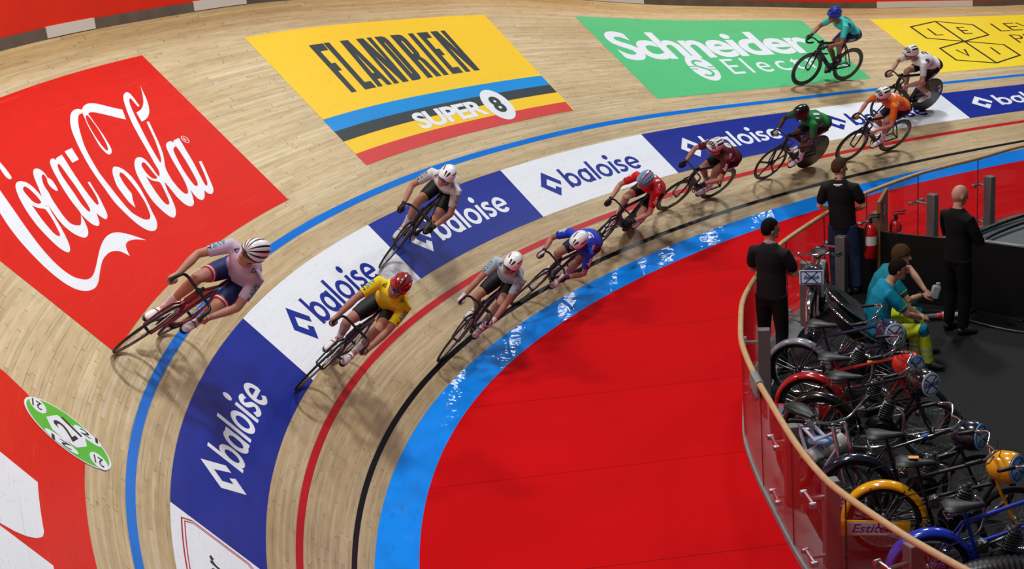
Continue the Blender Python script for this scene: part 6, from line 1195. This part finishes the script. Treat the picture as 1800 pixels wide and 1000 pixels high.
# stripped small motor bike with a polished silencer, close behind the handrail
t=empty('pit_bike','small black pit bike with polished silencer and pale frame tubes, tight behind the handrail','motor bike',mat4((2.50,12.25,.006),unit(A_(.42,-.9,0)),unit(A_(.9,.42,0)),(0,0,1)))
mb=MB(); mb.torus((0,0,.28),(0,1,0),.245,.035,n=40,k=10); w_=child('rear_wheel',mb.mesh2('w',RUB,rad(60)),t); mb=MB(); mb.lathe((0,-.05,.28),(0,1,0),[(0,0),(0,.06),(.1,.06),(.1,0)],16); mb.torus((0,0,.28),(0,1,0),.21,.012,n=36,k=8); child('rim',mb.mesh2('r',CHR,rad(60)),w_)
mb=MB(); mb.torus((.84,0,.28),(0,1,0),.245,.035,n=40,k=10); w_=child('front_wheel',mb.mesh2('w',RUB,rad(60)),t); mb=MB(); mb.torus((.84,0,.28),(0,1,0),.21,.012,n=36,k=8); mb.lathe((.84,-.05,.28),(0,1,0),[(0,0),(0,.05),(.1,.05),(.1,0)],16); child('rim',mb.mesh2('r',CHR,rad(60)),w_)
mb=MB(); 
for s in (1,-1): mb.tube([(0,s*.08,.28),(.30,s*.08,.45),(.12,s*.05,.72)],.018,n=8); mb.tube([(.12,s*.05,.72),(.40,s*.06,.62),(.66,0,.80)],.018,n=8); mb.tube([(.30,s*.08,.45),(.45,s*.06,.30),(.66,0,.66)],.018,n=8)
child('frame',mb.mesh2('f',mat('frame_pale','B9B6CC',rough=.3,coat=.4),rad(60)),t)
mb=MB()
for s in (1,-1): mb.tube([(.66,s*.07,.86),(.84,s*.07,.28)],[.02,.017],n=8)
child('fork',mb.mesh2('f',CHR,rad(60)),t)
mb=MB(); mb.tube([(-.06,0,.80),(.04,0,.815),(.16,0,.81),(.28,0,.80)],[.03,.04,.035,.02],n=12,side=(0,1,0),ry=[.07,.10,.085,.04],round_=True); child('seat',mb.mesh2('s',LEA,rad(60)),t)
mb=MB(); mb.tube(catmull([(.56,.38,.96),(.60,.25,.93),(.66,.10,.90),(.66,-.10,.90),(.60,-.25,.93),(.56,-.38,.96)],6),.013,n=8); hb=child('handlebar',mb.mesh2('h',CHR,rad(60)),t)
for s in (1,-1): mb=MB(); mb.tube([(.575,s*.32,.945),(.54,s*.44,.975)],.019,n=10,round_=True); child('grip',mb.mesh2('g',KB,rad(60)),hb); mb=MB(); mb.tube([(.62,s*.22,.93),(.68,s*.30,.93),(.66,s*.42,.95)],.006,n=6); child('brake_lever',mb.mesh2('b',CHR,rad(60)),hb)
mb=MB(); mb.box((.42,0,.62),(.30,.14,.06),R=np.array(Matrix.Rotation(rad(-18),3,'Y')),bev=.02); child('side_cover',mb.mesh2('c',PLB,rad(40)),t)
ax=unit(A_(.30,-.55,.12)); c0=A_(.22,.05,.56)
ax=unit(A_(.02,.95,.22))
mb=MB(); c0=A_(.34,-.10,.42); mb.lathe(c0,ax,[(0,0),(0,.06),(.01,.088),(.40,.088),(.425,.06),(.425,0)],26); sl=child('silencer',mb.mesh2('s',mat('polished_steel','E6E4DE',rough=.2,metal=.6),rad(35)),t)
N=unit(np.cross(ax,A_(0,0,1))); 
for body,(y0,h) in (('Racing',(.030,.03)),('Team',(-.01,.028))):
    V,F=text2(body,.02,box=(-.09,.09,0,h)); W=[]
    for x,y in V: a=(y+y0)/.0885+.95; Nn=unit(N if N@A_(1,0,0)>0 else -N); W.append(c0+ax*(.21+x)+.0895*(Nn*math.cos(a)+np.cross(ax,Nn)*math.sin(a)*(1 if np.cross(ax,Nn)[2]>0 else -1)))
    mb=MB(); mb.add(W,F); child('silencer_lettering',mb.mesh2('l',PLI,rad(60)),sl)
mb=MB(); mb.box((.42,0,.36),(.26,.16,.18),bev=.04); mb.tube(catmull([(.52,.0,.45),(.60,.10,.42),(.40,.12,.45),tuple(c0)],5),.018,n=8); child('engine',mb.mesh2('e',IRON,rad(40)),t)
# ribbed hose coiled at the bottom of the mat
mb=MB(); cen=A_(3.70,9.35,.0)
pts=[cen+A_(.55*math.cos(x)-.05,.40*math.sin(x),.32+.10*math.sin(x*.5)) for x in np.linspace(.2,2.9,60)]
rr=[.11+.012*math.sin(i*math.pi) if False else (.115 if i%2 else .098) for i in range(60)]
mb.tube(pts,rr,n=16); mb.build('ribbed_hose',mat('hose_dark','3C3C3E',rough=.3,metal=.6),None,'thick ribbed dark hose arched on the mat below the blue motor bike','hose',smooth=rad(20))
